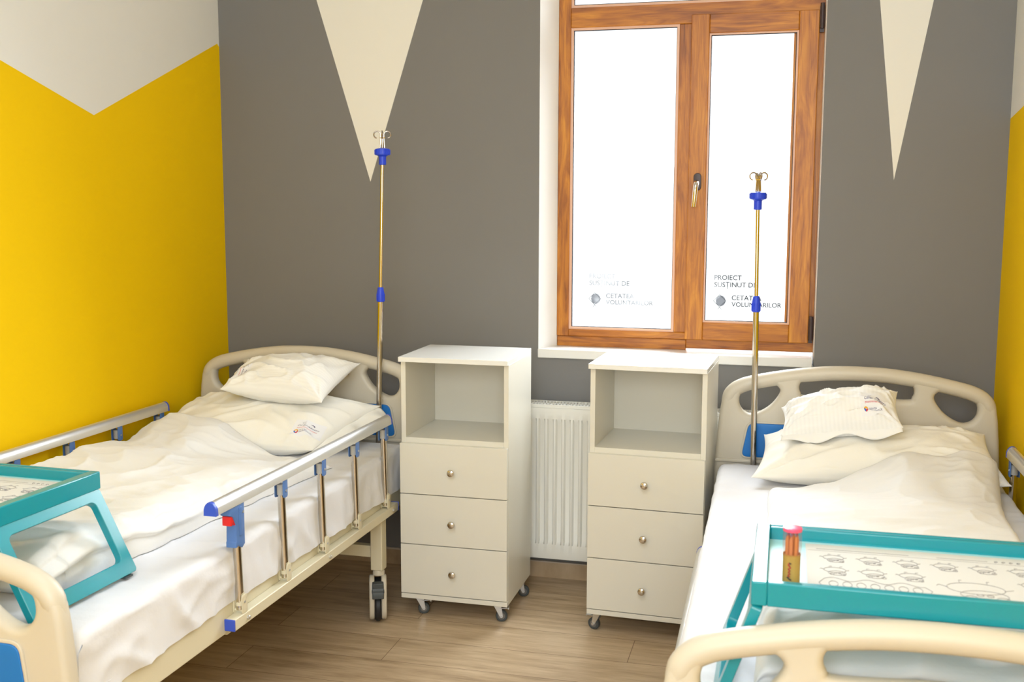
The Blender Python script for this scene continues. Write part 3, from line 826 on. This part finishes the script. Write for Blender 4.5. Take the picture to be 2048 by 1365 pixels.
class Cushion:
    """lens-shaped pillow spanned by four world-space corners: near-left, near-right, far-right, far-left"""
    def __init__(s, corners, thick, seed, pinch=0.09, amp=0.006, ex=2.2, bow=0.0, asym=0.5):
        s.c = [Vector(p) for p in corners]; s.t = thick; s.seed = seed; s.pinch = pinch; s.amp = amp; s.ex = ex; s.bow = bow; s.asym = asym
        s.n = ((s.c[1] - s.c[0]) + (s.c[2] - s.c[3])).cross((s.c[3] - s.c[0]) + (s.c[2] - s.c[1])).normalized()
    def base(s, u, v):
        uu = u * (1 - s.pinch * (1 - v * v) * abs(u)); vv = v * (1 - s.pinch * 1.2 * (1 - u * u) * abs(v))
        a, b = (uu + 1) / 2, (vv + 1) / 2
        p = s.c[0] * (1 - a) * (1 - b) + s.c[1] * a * (1 - b) + s.c[2] * a * b + s.c[3] * (1 - a) * b
        return p + s.n * s.bow * (1 - u * u)
    def P(s, u, v, side=1, off=0.0):
        e = (1 - abs(u) ** s.ex) * (1 - abs(v) ** s.ex)
        h = s.t * max(0, e) ** 0.55
        p = s.base(u, v)
        rad = math.hypot(u, v)
        w = s.amp * (wrinkle(u * 0.5, v * 0.5, s.seed + side, 4.5, 1, 1.3, s.seed) + 0.6 * noise.noise(Vector((u * 2.2, v * 2.2, s.seed))))
        # tension folds running in from the corners
        for cu, cv in ((1, 1), (1, -1), (-1, 1), (-1, -1)):
            d = math.hypot(u - cu, v - cv)
            if d < 1.1:
                a = math.atan2(v - cv, u - cu)
                w += s.amp * 0.75 * math.sin(a * 11 + s.seed * 3) * (1 - d / 1.1) * min(1, d * 4)
        k = min(1, 6 * max(0, e))
        return p + s.n * (side * (h * (1 if side > 0 else s.asym) + off) + w * k * (1 if side > 0 else 0.3))
    def build(s, name, mat, support=None, N=72, gap=0.002):
        m = MB(); vs = []; uv = []
        def q(i): t = i / N * 2 - 1; return math.sin(t * PI / 2) * 0.5 + t * 0.5
        for side in (1, -1):
            for j in range(N + 1):
                for i in range(N + 1):
                    u, v = q(i), q(j); vs.append(s.P(u, v, side)); uv.append((u * 0.5 + 0.5, v * 0.5 + 0.5))
        n1 = (N + 1) ** 2
        if support:
            for k in range(n1):
                lo = vs[n1 + k]; hi = vs[k]
                hz = height_under(support, lo.x, lo.y, -1)
                if lo.z < hz + gap: lo.z = hz + gap
                if hi.z < lo.z + 0.0015: hi.z = lo.z + 0.0015
        fs = []
        for sd in (0, 1):
            for j in range(N):
                for i in range(N):
                    a = sd * n1 + j * (N + 1) + i
                    f = (a, a + 1, a + N + 2, a + N + 1); fs.append(f if sd == 0 else f[::-1])
        # close the rim
        ring = [i for i in range(N + 1)] + [j * (N + 1) + N for j in range(1, N + 1)] + [N * (N + 1) + i for i in range(N - 1, -1, -1)] + [j * (N + 1) for j in range(N - 1, 0, -1)]
        for a, b in zip(ring, ring[1:] + ring[:1]): fs.append((a, n1 + a, n1 + b, b))
        m.add(vs, fs); m.uv = uv
        s.verts = vs
        o = obj(name, m, mat, smooth=70)
        bm = bmesh.new(); bm.from_mesh(o.data); bmesh.ops.remove_doubles(bm, verts=bm.verts, dist=0.0004); bmesh.ops.recalc_face_normals(bm, faces=bm.faces); bm.to_mesh(o.data); bm.free()
        o.data.shade_smooth()
        s.o = o; s.tree = bvh_of([o])
        return o
    def on(s, u, v, off):
        """point on the finished upper face, lifted by off"""
        p = s.P(u, v, 1)
        h = s.tree.ray_cast(p + s.n * 0.06, -s.n)
        q = h[0] if h[0] is not None else p
        return q + s.n * off
    def hem(s, name, mat, edge, width, drop, waves, support=None):
        """open end of the pillow case: a thin wavy flap beyond one edge ('right' or 'near')"""
        m = MB(); N, K = 60, 8; vs = []
        for j in range(K + 1):
            for i in range(N + 1):
                t = i / N * 1.96 - 0.98; r = j / K
                p = s.base(1, t) if edge == 'right' else s.base(t, -1)
                q = s.base(0.9, t) if edge == 'right' else s.base(t, -0.9)
                d = (p - q).normalized()
                wd = width * (0.72 + 0.28 * math.cos(waves * PI * t + s.seed)) * (1 - 0.5 * abs(t) ** 4)
                a = p - d * 0.012 + d * (wd + 0.012) * r + Vector((0, 0, -drop * r * r + 0.010 * r * math.sin(waves * 1.7 * PI * t + 1.0)))
                if support:
                    hz = height_under(support, a.x, a.y, -1)
                    if a.z < hz + 0.004: a.z = hz + 0.004
                vs.append(a)
        m.add(vs, [(j * (N + 1) + i, j * (N + 1) + i + 1, (j + 1) * (N + 1) + i + 1, (j + 1) * (N + 1) + i) for j in range(K) for i in range(N)])
        o = obj(name, m, mat, s.o, smooth=80)
        sd = o.modifiers.new('cloth', 'SOLIDIFY'); sd.thickness = 0.0012
        return o

def cloth_tag(cush, uc, vc, ex, ey, w, parent):
    """printed name label: (uc,vc) centre in cushion coordinates, ex/ey = label x/y directions in metres of cushion"""
    def sub(poly_fn): pass
    su = (cush.c[1] - cush.c[0] + cush.c[2] - cush.c[3]).length / 4; sv = (cush.c[3] - cush.c[0] + cush.c[2] - cush.c[1]).length / 4
    def W(x, y, off):
        dx, dy = x * ex[0] + y * ey[0], x * ex[1] + y * ey[1]
        return cush.on(max(-0.99, min(0.99, uc + dx / su)), max(-0.99, min(0.99, vc + dy / sv)), off)
    hw, hh = w / 2, w / 2 * 0.82
    m = MB(); vs = []; fs = []; n = 26
    for j in range(n + 1):
        for i in range(n + 1): vs.append(W(-hw + 2 * hw * i / n, -hh + 2 * hh * j / n, 0.0007))
    fs = [(j * (n + 1) + i, j * (n + 1) + i + 1, (j + 1) * (n + 1) + i + 1, (j + 1) * (n + 1) + i) for j in range(n) for i in range(n)]
    m.add(vs, fs)
    t = obj('name_label', m, 'tag_white', parent)
    inv = parent.matrix_world.inverted()
    m = MB(); k = w / 0.085
    def flat(pts2, faces, mi): m.add([W(x, y, 0.0020) for x, y in pts2], faces, mi)
    def txt(s, x, y, width, mi, shear=0.0):
        vs, fs = text_mesh(s, width=width * k, shear=shear); flat([(x * k + a, y * k + b) for a, b in vs], fs, mi)
    txt('Cordul Albastru', -0.030, 0.0015, 0.060, 0, 0.35)
    txt('#sustinemsanatatea', -0.030, -0.0085, 0.056, 1, 0.3)
    txt('CETATEA', -0.020, -0.0190, 0.022, 0); txt('VOLUNTARILOR', -0.020, -0.0245, 0.036, 0)
    def blob(poly, mi): flat([(x * k, y * k) for x, y in poly], [tuple(range(len(poly)))], mi)
    # swan-like crest in violet
    blob([(0.002, 0.018), (0.007, 0.0215), (0.012, 0.0195), (0.015, 0.0155), (0.0115, 0.0125), (0.012, 0.0165), (0.008, 0.0185)], 0)
    for q in range(2):
        arc = [(-0.012 + 0.005 * q + 0.0075 * math.cos(a), 0.0165 + 0.0045 * math.sin(a)) for a in [PI * 0.6 + 0.2 * i for i in range(14)]]
        flat([(x * k, y * k) for x, y in arc] + [(x * k, (y + 0.0009) * k) for x, y in reversed(arc)], [(i, i + 1, 26 - i, 27 - i) for i in range(13)], 0)
    # round emblem of three colours
    c0 = (-0.0285, -0.0195)
    for a0, a1, mi in ((0.15, PI - 0.15, 2), (PI - 0.15, 1.45 * PI, 3), (1.45 * PI, 2 * PI + 0.15, 4)):
        arc = [(c0[0] + r_ * math.cos(a), c0[1] + r_ * 1.1 * math.sin(a)) for r_ in (0.0065, 0.0030) for a in ([a0 + (a1 - a0) * i / 6 for i in range(7)] if r_ > 0.005 else [a1 + (a0 - a1) * i / 6 for i in range(7)])]
        flat([(x * k, y * k) for x, y in arc], [(i, i + 1, 12 - i, 13 - i) for i in range(6)], mi)
    obj('print', m, ['ink_violet', 'ink_red', 'ink_gold', 'ink_blue', 'ink_crimson'], t, smooth=0)
    return t

# --- left bed: big pillow leaning on the headboard, small pillow on it
treeL = bvh_of([matL])
bigL = Cushion([(-2.235, -0.800, 0.618), (-1.590, -0.690, 0.632), (-1.455, -0.375, 0.740), (-2.215, -0.370, 0.735)], 0.088, 1.3, pinch=0.04, amp=0.009, ex=2.6, asym=0.9)
pBL = bigL.build('pillow', 'pillow_cream', treeL, 80)
tag(pBL, 'large cream pillow against the headboard of left bed, under a small pillow', 'pillow', 'large bed pillows')
cloth_tag(bigL, 0.82, -0.56, (0.97, 0.22), (-0.22, 0.97), 0.105, pBL)
bigL.hem('pillowcase_hem', 'pillow_cream', 'right', 0.070, 0.030, 2.0, treeL)
treeL2 = bvh_of([matL, pBL])
smL = Cushion([(-1.990, -0.605, 0.818), (-1.578, -0.630, 0.792), (-1.545, -0.345, 0.893), (-2.030, -0.360, 0.862)], 0.088, 4.4, pinch=0.10, amp=0.010, ex=2.2, asym=0.8)
pSL = smL.build('pillow', 'pillow_stripe_long', treeL2, 72)
tag(pSL, 'small white striped pillow lying flat on the large pillow of left bed', 'pillow', 'small striped pillows')
cloth_tag(smL, -0.70, -0.38, (0, -1), (1, 0), 0.095, pSL)
# --- right bed
treeR = bvh_of([matR])
bigR = Cushion([(-0.085, -0.690, 0.635), (0.690, -0.620, 0.640), (0.650, -0.355, 0.745), (-0.055, -0.360, 0.705)], 0.085, 7.2, pinch=0.05, amp=0.009, ex=2.6, asym=0.9)
pBR = bigR.build('pillow', 'pillow_cream', treeR, 80)
tag(pBR, 'large cream pillow against the headboard of right bed, under duvet and small pillow', 'pillow', 'large bed pillows')
treeR2 = bvh_of([matR, pBR])
smR = Cushion([(0.000, -0.585, 0.752), (0.372, -0.590, 0.800), (0.368, -0.415, 0.884), (0.000, -0.430, 0.815)], 0.085, 9.1, pinch=0.07, amp=0.011, ex=2.4, asym=0.8)
pSR = smR.build('pillow', 'pillow_stripe_cross', treeR2, 72)
tag(pSR, 'small white striped pillow tilted upright on the right bed', 'pillow', 'small striped pillows')
smR.hem('pillowcase_hem', 'pillow_stripe_cross', 'near', 0.022, 0.016, 1.3, treeR2)
cloth_tag(smR, 0.62, -0.42, (1, 0), (0, 1), 0.095, pSR)

def duvet(label, corners, support, H, seed, bumps, ang, wr, NU=140, NV=190, edge=0.10, folds=2.5, near=0.16):
    """thick quilt over a support: corners near-left, near-right, far-right, far-left (x,y); H(u,v) loft"""
    c = [Vector(p) for p in corners]
    def q(t): return math.sin(t * PI / 2) * 0.35 + t * 0.65
    def xy(u, v):
        uu = u; a, b = (uu + 1) / 2, (v + 1) / 2
        p = c[0] * (1 - a) * (1 - b) + c[1] * a * (1 - b) + c[2] * a * b + c[3] * (1 - a) * b
        ed = 0.012 * noise.noise(Vector((u * 2.5, v * 3.5, seed + 20)))
        return p.x + ed * abs(u) ** 3, p.y + 0.02 * noise.noise(Vector((u * 2.0, 0, seed + 30))) * abs(v) ** 3
    G = [[xy(q(i / NU * 2 - 1), q(j / NV * 2 - 1)) for i in range(NU + 1)] for j in range(NV + 1)]
    S = [[height_under(support, x, y, 0.602) for x, y in row] for row in G]
    S0 = [r[:] for r in S]
    # the quilt bridges down from anything it lies on: slope-limited envelope, then blur
    for sweep in range(2):
        for j in list(range(NV - 1, -1, -1)):
            for i in range(NU + 1):
                d = abs(G[j][i][1] - G[j + 1][i][1]); S[j][i] = max(S[j][i], S[j + 1][i] - (0.38 * d))
        for j in range(NV + 1):
            for i in range(1, NU + 1): S[j][i] = max(S[j][i], S[j][i - 1] - 0.45 * abs(G[j][i][0] - G[j][i - 1][0]))
            for i in range(NU - 1, -1, -1): S[j][i] = max(S[j][i], S[j][i + 1] - 0.45 * abs(G[j][i][0] - G[j][i + 1][0]))
    for _ in range(30):
        S2 = [r[:] for r in S]
        for j in range(1, NV):
            for i in range(1, NU):
                S2[j][i] = max(S0[j][i], (S[j - 1][i] + S[j + 1][i] + S[j][i - 1] + S[j][i + 1] + 2 * S[j][i]) / 6)
        S = S2
    vs = []
    for j in range(NV + 1):
        for i in range(NU + 1):
            u, v = q(i / NU * 2 - 1), q(j / NV * 2 - 1); x, y = G[j][i]
            eu, ev = 1 - abs(u), (1 - abs(v))
            k = 1.0; yo = 0.0
            if v < 0 and ev < near:               # the foot end is folded under itself: rolls one over the other
                sv = math.sqrt(max(0, 1 - (1 - ev / near) ** 2))
                yo = -(0.045 + 0.025 * noise.noise(Vector((u * 2.4, seed, 1)))) * abs(math.sin(PI * folds * sv + 1.6 * noise.noise(Vector((u * 1.8, seed, 5))))) * min(1, 6 * sv) * min(1, 4 * (1 - sv))
            xo = 0.0
            if u > 0 and v < 0.1 and eu < 0.16:
                su = math.sqrt(max(0, 1 - (1 - eu / 0.16) ** 2)); g = min(1, (0.1 - v) * 2.0)
                xo = g * (0.026 + 0.016 * noise.noise(Vector((v * 3, seed, 2)))) * abs(math.sin(PI * folds * su + 1.2 * noise.noise(Vector((v * 2.4, seed, 7))))) * min(1, 6 * su) * min(1, 4 * (1 - su))
            for e, w in ((eu, edge if (u < 0 or v > 0.1) else 0.16), (ev, near if v < 0 else edge * 0.8)):
                if e < w: k *= math.sqrt(max(0, 1 - (1 - e / w) ** 2))
            h = H(u, v) * k
            w = wr * 0.013 * wrinkle(x, y, seed, 3.6, 1, 1.5, ang) + wr * 0.008 * wrinkle(x, y, seed + 4, 7, 1.3, 0.7, ang + 1.0) + wr * 0.005 * wrinkle(x, y, seed + 7, 12, 0.6, 1.4, ang - 0.5) + 0.009 * noise.noise(Vector((x * 4, y * 3.2, seed)))
            for (bx, by, rx, ry, hh) in bumps:
                d = ((x - bx) / rx) ** 2 + ((y - by) / ry) ** 2
                w += hh * math.exp(-d)
            vs.append((x + xo, y + yo, max(S0[j][i] + 0.0035, S[j][i] + 0.004 + h + w * min(1, k * 1.1))))
    n1 = len(vs)
    for j in range(NV + 1):
        for i in range(NU + 1): vs.append((G[j][i][0], G[j][i][1], S0[j][i] + 0.0022))
    fs = []
    R = NU + 1
    for j in range(NV):
        for i in range(NU):
            a = j * R + i; fs.append((a, a + 1, a + R + 1, a + R)); fs.append((n1 + a, n1 + a + R, n1 + a + R + 1, n1 + a + 1))
    ring = [i for i in range(R)] + [j * R + NU for j in range(1, NV + 1)] + [NV * R + i for i in range(NU - 1, -1, -1)] + [j * R for j in range(NV - 1, 0, -1)]
    for a, b in zip(ring, ring[1:] + ring[:1]): fs.append((a, n1 + a, n1 + b, b))
    m = MB(); m.add(vs, fs)
    o = obj('duvet', m, 'duvet_cotton', smooth=0)
    o.data.shade_smooth()
    return tag(o, label, 'duvet', 'white duvets')
def HL(u, v): return (0.078 + 0.030 * max(0, -u)) * (1 - 0.72 * max(0, (v - 0.35) / 0.65)) + 0.05 * max(0, -v - 0.4)
duvL = duvet('crumpled white duvet on left bed, its foot end folded under the tray', [(-2.150, -2.06), (-1.600, -2.08), (-1.475, -0.800), (-2.245, -0.660)], treeL2, HL, 3.7,
             [(-2.02, -1.05, 0.16, 0.14, 0.012), (-1.65, -1.40, 0.06, 0.30, 0.012), (-1.80, -1.95, 0.30, 0.12, 0.02)], 0.5, 0.75)
def HR(u, v): return (0.058 + 0.02 * (1 - u * u)) * (1 - 0.55 * max(0, (v - 0.4) / 0.6)) + 0.10 * max(0, -v - 0.5)
duvR = duvet('crumpled white duvet on right bed, drawn up over the large pillow', [(-0.035, -2.215), (0.520, -2.205), (0.655, -0.550), (-0.025, -0.750)], treeR2, HR, 6.4,
             [(0.20, -1.20, 0.20, 0.05, 0.010), (0.42, -0.98, 0.05, 0.12, 0.008), (0.30, -1.55, 0.25, 0.05, 0.010), (0.15, -2.05, 0.20, 0.08, 0.03), (0.52, -2.1, 0.10, 0.08, 0.03)], 0.9, 0.65)

# ------------------------------------------------------------------ IV poles
def iv_pole(B, lx, lean, base, tops, label):
    zc, zh, ztop = tops                          # collar, blue head, hook tips (above the floor)
    w = bedM(B) @ Vector((lx, -0.026, 0))
    t = tag(empty('iv_pole', (w.x, w.y, base), B[1]), label, 'iv pole', 'chrome infusion poles at the bed heads')
    def at(z): return (lean * (z - base - 0.1), 0, z - base)
    m = MB(); m.tube([at(base), at(zc)], 0.0105, 18); obj('lower_tube', m, 'chrome', t)
    m = MB(); m.tube([at(zc - 0.02), at(zh + 0.02)], 0.0066, 16); obj('upper_tube', m, 'chrome', t)
    x, y, z = at(zc)
    m = MB(); m.lathe([(0.012, -0.026), (0.0145, -0.024), (0.0148, 0.004), (0.0135, 0.012), (0.0105, 0.027), (0.008, 0.029)], 24, 0, T(x, y, z))
    for k in range(12):
        a = 2 * PI * k / 12; m.box((0.0140, -0.0012, -0.022), (0.0158, 0.0012, 0.004), 0, T(x, y, z) @ RZ(a))
    obj('locking_collar', m, 'royal_blue', t)
    x, y, z = at(zh)
    m = MB(); m.lathe([(0.011, -0.032), (0.0135, -0.030), (0.0135, -0.002), (0.019, 0.002), (0.027, 0.004), (0.0285, 0.012), (0.026, 0.026), (0.008, 0.030)], 28, 0, T(x, y, z))
    for k in range(8):
        a = 2 * PI * k / 8 + 0.2; m.box((0.0265, -0.004, 0.006), (0.0292, 0.004, 0.023), 0, T(x, y, z) @ RZ(a))
    obj('hook_head', m, 'royal_blue', t, smooth=35)
    for k in range(4):
        a = k * PI / 2 + 0.35; pts = []
        c, s = math.cos(a), math.sin(a); H = ztop - zh
        prof = [(0.009, 0.02), (0.0075, 0.04), (0.006, H - 0.028), (0.006, H - 0.014)]
        for i in range(13):
            q = PI - (PI * 1.45) * i / 12; prof.append((0.0185 + 0.0125 * math.cos(q), H - 0.0145 + 0.0125 * math.sin(q)))
        m = MB(); m.tube([(x + r * c, y + r * s, z + h) for r, h in prof], 0.0024, 8); obj('hook', m, 'hook_steel', t)
    m = MB(); m.tube([(x + 0.0088 * math.cos(q), y + 0.0088 * math.sin(q), z + ztop - zh - 0.026) for q in [2 * PI * i / 16 for i in range(17)]], 0.0015, 6); obj('elastic_tie', m, 'elastic_yellow', t)
    return t
iv_pole(BL, 0.318, 0.028, 0.464, (1.154, 1.666, 1.758), 'tall chrome infusion pole with blue clamps at the head of left bed')
iv_pole(BR, -0.335, -0.013, 0.464, (1.153, 1.507, 1.602), 'shorter chrome infusion pole with blue clamps, in front of the window')

# ------------------------------------------------------------------ lap trays
def doodle(m, cx, cy, w, h, rnd, z, mi=0):
    """a simple line doodle: round body, smaller round head, dots and feet"""
    def ell(x, y, a, b, r=0.00042, s=0, e=2 * PI):
        m.tube([(x + a * math.cos(s + (e - s) * i / 20), y + b * math.sin(s + (e - s) * i / 20), z) for i in range(21)], r, 5, mi)
    ell(cx, cy, w * 0.42, h * 0.26); ell(cx + w * 0.08, cy - h * 0.30, w * 0.34, h * 0.22)
    for dx in (-0.2, 0.2): m.tube([(cx + dx * w, cy + h * 0.26, z), (cx + dx * w, cy + h * 0.36, z), (cx + dx * w + 0.005, cy + h * 0.37, z)], 0.00042, 5, mi)
    ell(cx + w * (0.30 + 0.1 * rnd.random()), cy - h * 0.42, w * 0.09, h * 0.08); ell(cx - w * 0.12, cy - h * 0.42, w * 0.08, h * 0.07)
    ell(cx + w * 0.02, cy - h * 0.30, w * 0.05, h * 0.04); ell(cx + w * 0.16, cy - h * 0.31, w * 0.05, h * 0.04)
    m.tube([(cx - w * 0.40, cy - 0.02 * h, z), (cx - w * 0.52, cy + h * 0.08, z), (cx - w * 0.56, cy + h * 0.02, z)], 0.00042, 5, mi)
    m.tube([(cx + w * 0.40, cy - 0.02 * h, z), (cx + w * 0.54, cy + h * 0.05, z)], 0.00042, 5, mi)
def lap_tray(loc, rz, zbed, label, splay):
    """loc = left-near corner at bed height; 0.56 wide, 0.357 deep"""
    W, D, H = 0.560, 0.357, 0.850 - zbed
    t = tag(empty('lap_tray', (*loc, zbed), rz), label, 'tray', 'turquoise lap trays')
    zt, zb, rim = H, H - 0.043, 0.027
    m = MB()
    m.box((0, 0, zb), (rim, D, zt)); m.box((W - rim, 0, zb), (W, D, zt))
    m.box((rim, 0, zb), (W - rim, 0.017, zt))
    m.box((rim, D - 0.010, zb), (W - rim, D, zt)); m.box((rim, D - 0.026, zb), (W - rim, D - 0.0165, zt)); m.box((rim, D - 0.0165, zb), (W - rim, D - 0.010, zt - 0.016), 1)
    fr = obj('tray_frame', m, ['turquoise', 'turquoise_deep'], t, bevel=0.0025)
    m = MB(); m.box((rim - 0.001, 0.016, H - 0.030), (W - rim + 0.001, D - 0.025, H - 0.0245)); obj('tray_board', m, 'tray_board', t)
    # splayed leg panels with a window in each
    L = H - 0.043 - 0.002
    ang = math.atan2(splay, L)
    Lp = L / math.cos(ang)
    for s in (0, 1):
        outer = rrect(0.003, -Lp, D - 0.003, 0.0, 0.010); hole = rrect(0.036, -Lp + 0.036, D - 0.036, -0.028, 0.016)
        me = curve_mesh([outer, hole], 0.0095, 0.0012, 0)
        M = T(0.012 if s == 0 else W - 0.012, 0, zb - 0.001) @ RY(ang if s == 0 else -ang) @ RZ(PI / 2) @ XZ
        m = MB(); m.mesh(me, 0, M)
        zmin = min(v[2] for v in m.v)
        m.v = [(a, b, c - zmin + 0.0005 if False else c) for a, b, c in m.v]
        obj('leg_panel', m, 'turquoise', t, smooth=18)
        xx = 0.012 if s == 0 else W - 0.012
        for yy in (0.04, D - 0.04):
            q = MB(); e = M @ Vector((yy, -Lp - 0.001, 0)); q.box((e.x - 0.011, e.y - 0.014, e.z - 0.0015), (e.x + 0.011, e.y + 0.014, e.z + 0.003)); obj('rubber_foot', q, 'rubber_grey', t)
    return t
tagR = 'turquoise lap tray over the duvet of right bed, pencil tube on it'
tagL = 'turquoise lap tray over the foot end of left bed, cut by photo edge'
lap_tray((-0.040, -2.274), 0.0, 0.609, tagR, 0.068)
cl, sl = math.cos(-0.04), math.sin(-0.04)
lx0, ly0 = -1.595 - 0.56 * cl + 0.357 * sl * 1.0, -1.885 - 0.56 * sl - 0.357 * cl
lap_tray((-1.588 - 0.56 * cl + 0.357 * sl, -1.888 - 0.56 * sl - 0.357 * cl), -0.04, 0.609, tagL, 0.100)

def coloring_sheet(loc, rz, label, seed):
    rnd = random.Random(seed); z = 0.8269 + 0.0011
    t = MB(); w, h = 0.420, 0.292
    t.box((0, 0, 0), (w, h, 0.0006))
    o = obj('coloring_sheet', t, 'paper', smooth=0); o.location = (*loc, 0.8262); o.rotation_euler = (0, 0, rz)
    tag(o, label, 'paper', 'line-drawing sheets on the trays')
    m = MB(); z = 0.0009
    m.box((0.02, h - 0.030, z - 0.0003), (0.19, h - 0.0285, z)); m.box((0.24, h - 0.030, z - 0.0003), (0.33, h - 0.0288, z))
    for x in (0.345, 0.358, 0.371, 0.384): m.tube([(x + 0.003 * math.cos(q), h - 0.029 + 0.003 * math.sin(q), z) for q in [2 * PI * i / 10 for i in range(9)]], 0.0006, 5)
    m.box((0.004, h - 0.040, z - 0.0003), (w - 0.004, h - 0.0396, z))
    for i in range(6): doodle(m, 0.050 + 0.066 * i, h - 0.078, 0.045, 0.052, rnd, z)
    for i in range(3): doodle(m, 0.050 + 0.066 * i, h - 0.150, 0.047, 0.055, rnd, z)
    doodle(m, 0.285, h - 0.190, 0.115, 0.110, rnd, z)
    for i in range(2): doodle(m, 0.385, h - 0.150 - 0.07 * i, 0.045, 0.055, rnd, z)
    # wavy banner outline with rounded blobs in it
    wav = [(0.03 + 0.17 * i / 20, h - 0.200 + 0.008 * math.sin(i * 0.9), z) for i in range(21)]
    wav += [(0.21, h - 0.225, z)] + [(0.20 - 0.17 * i / 20, h - 0.250 + 0.006 * math.sin(i * 0.8), z) for i in range(21)] + [(0.02, h - 0.225, z), wav[0]]
    m.tube(wav, 0.00042, 5)
    for i in range(7):
        x = 0.045 + 0.0235 * i; m.tube([(x + 0.008 * math.cos(q), h - 0.225 + 0.014 * math.sin(q), z) for q in [2 * PI * k / 14 for k in range(15)]], 0.00042, 5)
    obj('line_drawings', m, 'print_grey', o, smooth=0)
    return o
coloring_sheet((0.055, -2.250), 0.0, 'white sheet of line drawings on the tray of right bed', 3)
p0 = T(-1.588 - 0.56 * cl + 0.357 * sl, -1.888 - 0.56 * sl - 0.357 * cl, 0) @ RZ(-0.04) @ Vector((0.080, 0.024, 0))
coloring_sheet((p0.x, p0.y), -0.04, 'white sheet of line drawings on the tray of left bed', 8)

# ------------------------------------------------------------------ pencil tube
PX, PY, PZ = 0.0265, -2.205, 0.8258
t = tag(empty('pencil_tube', (PX, PY, PZ), 0.0), 'kraft cardboard pencil tube with clear pink cap standing on turquoise tray', 'pencil tube')
m = MB(); R0 = 0.0152
m.lathe([(0.0005, 0), (R0, 0), (R0, 0.058), (R0 - 0.0012, 0.058), (R0 - 0.0012, 0.003), (0.0005, 0.003)], 36); obj('tube_body', m, 'kraft', t)
m = MB()
m.lathe([(R0 + 0.0004, 0.056), (R0 + 0.0010, 0.056), (R0 + 0.0012, 0.103), (R0 + 0.0004, 0.103)], 36); obj('clear_cap', m, 'pink_clear', t)
m = MB(); m.lathe([(0.0005, 0.0985), (R0 + 0.001, 0.0985), (R0 + 0.0016, 0.101), (R0 + 0.0010, 0.1045), (0.0125, 0.1055), (0.0005, 0.1048)], 36); obj('cap_lid', m, 'pink_lid', t)
# printed mark running up the tube
m = MB()
def ring_pt(a, z, r=R0 + 0.0003): return (r * math.cos(a), r * math.sin(a), z)
a0 = -PI / 2 - 0.25
sq = [(0.25, 0.0425), (0.0, 0.0440), (-0.15, 0.041), (0.05, 0.038), (0.18, 0.0355), (-0.12, 0.033), (0.12, 0.030), (-0.10, 0.027), (0.14, 0.0245), (-0.16, 0.0215), (0.1, 0.0195), (-0.28, 0.018), (0.15, 0.0145), (0.32, 0.0135)]
m.tube([ring_pt(a0 + q * 0.8, z) for q, z in sq], 0.0014, 6, 1); m.tube([ring_pt(a0 + q * 0.8, z, R0 + 0.0011) for q, z in sq[1:11]], 0.0009, 6, 0)
obj('printed_mark', m, ['label_red', 'label_black'], t, smooth=40)
cyc = [(0.0, 0.0)] + [(0.0085 * math.cos(2 * PI * k / 6 + 0.3), 0.0085 * math.sin(2 * PI * k / 6 + 0.3)) for k in range(6)]
first = None
for i, (dx, dy) in enumerate(cyc):
    if first is None:
        m = MB(); m.lathe([(0.0005, 0), (0.0036, 0), (0.0036, 0.078), (0.0014, 0.0885)], 6); first = obj('colour_pencil', m, 'pencil_wood', smooth=0)
        m = MB(); m.lathe([(0.0018, 0.0865), (0.0016, 0.089), (0.0003, 0.0945)], 8); obj('lead', m, 'pencil_lead', first); c = first
    else:
        c = dup(first)
    c.location = (PX + dx, PY + dy, PZ + 0.0032)
    tag(c, 'natural wood colour pencil standing inside the clear-capped pencil tube', 'pencil', 'pencils in the tube')
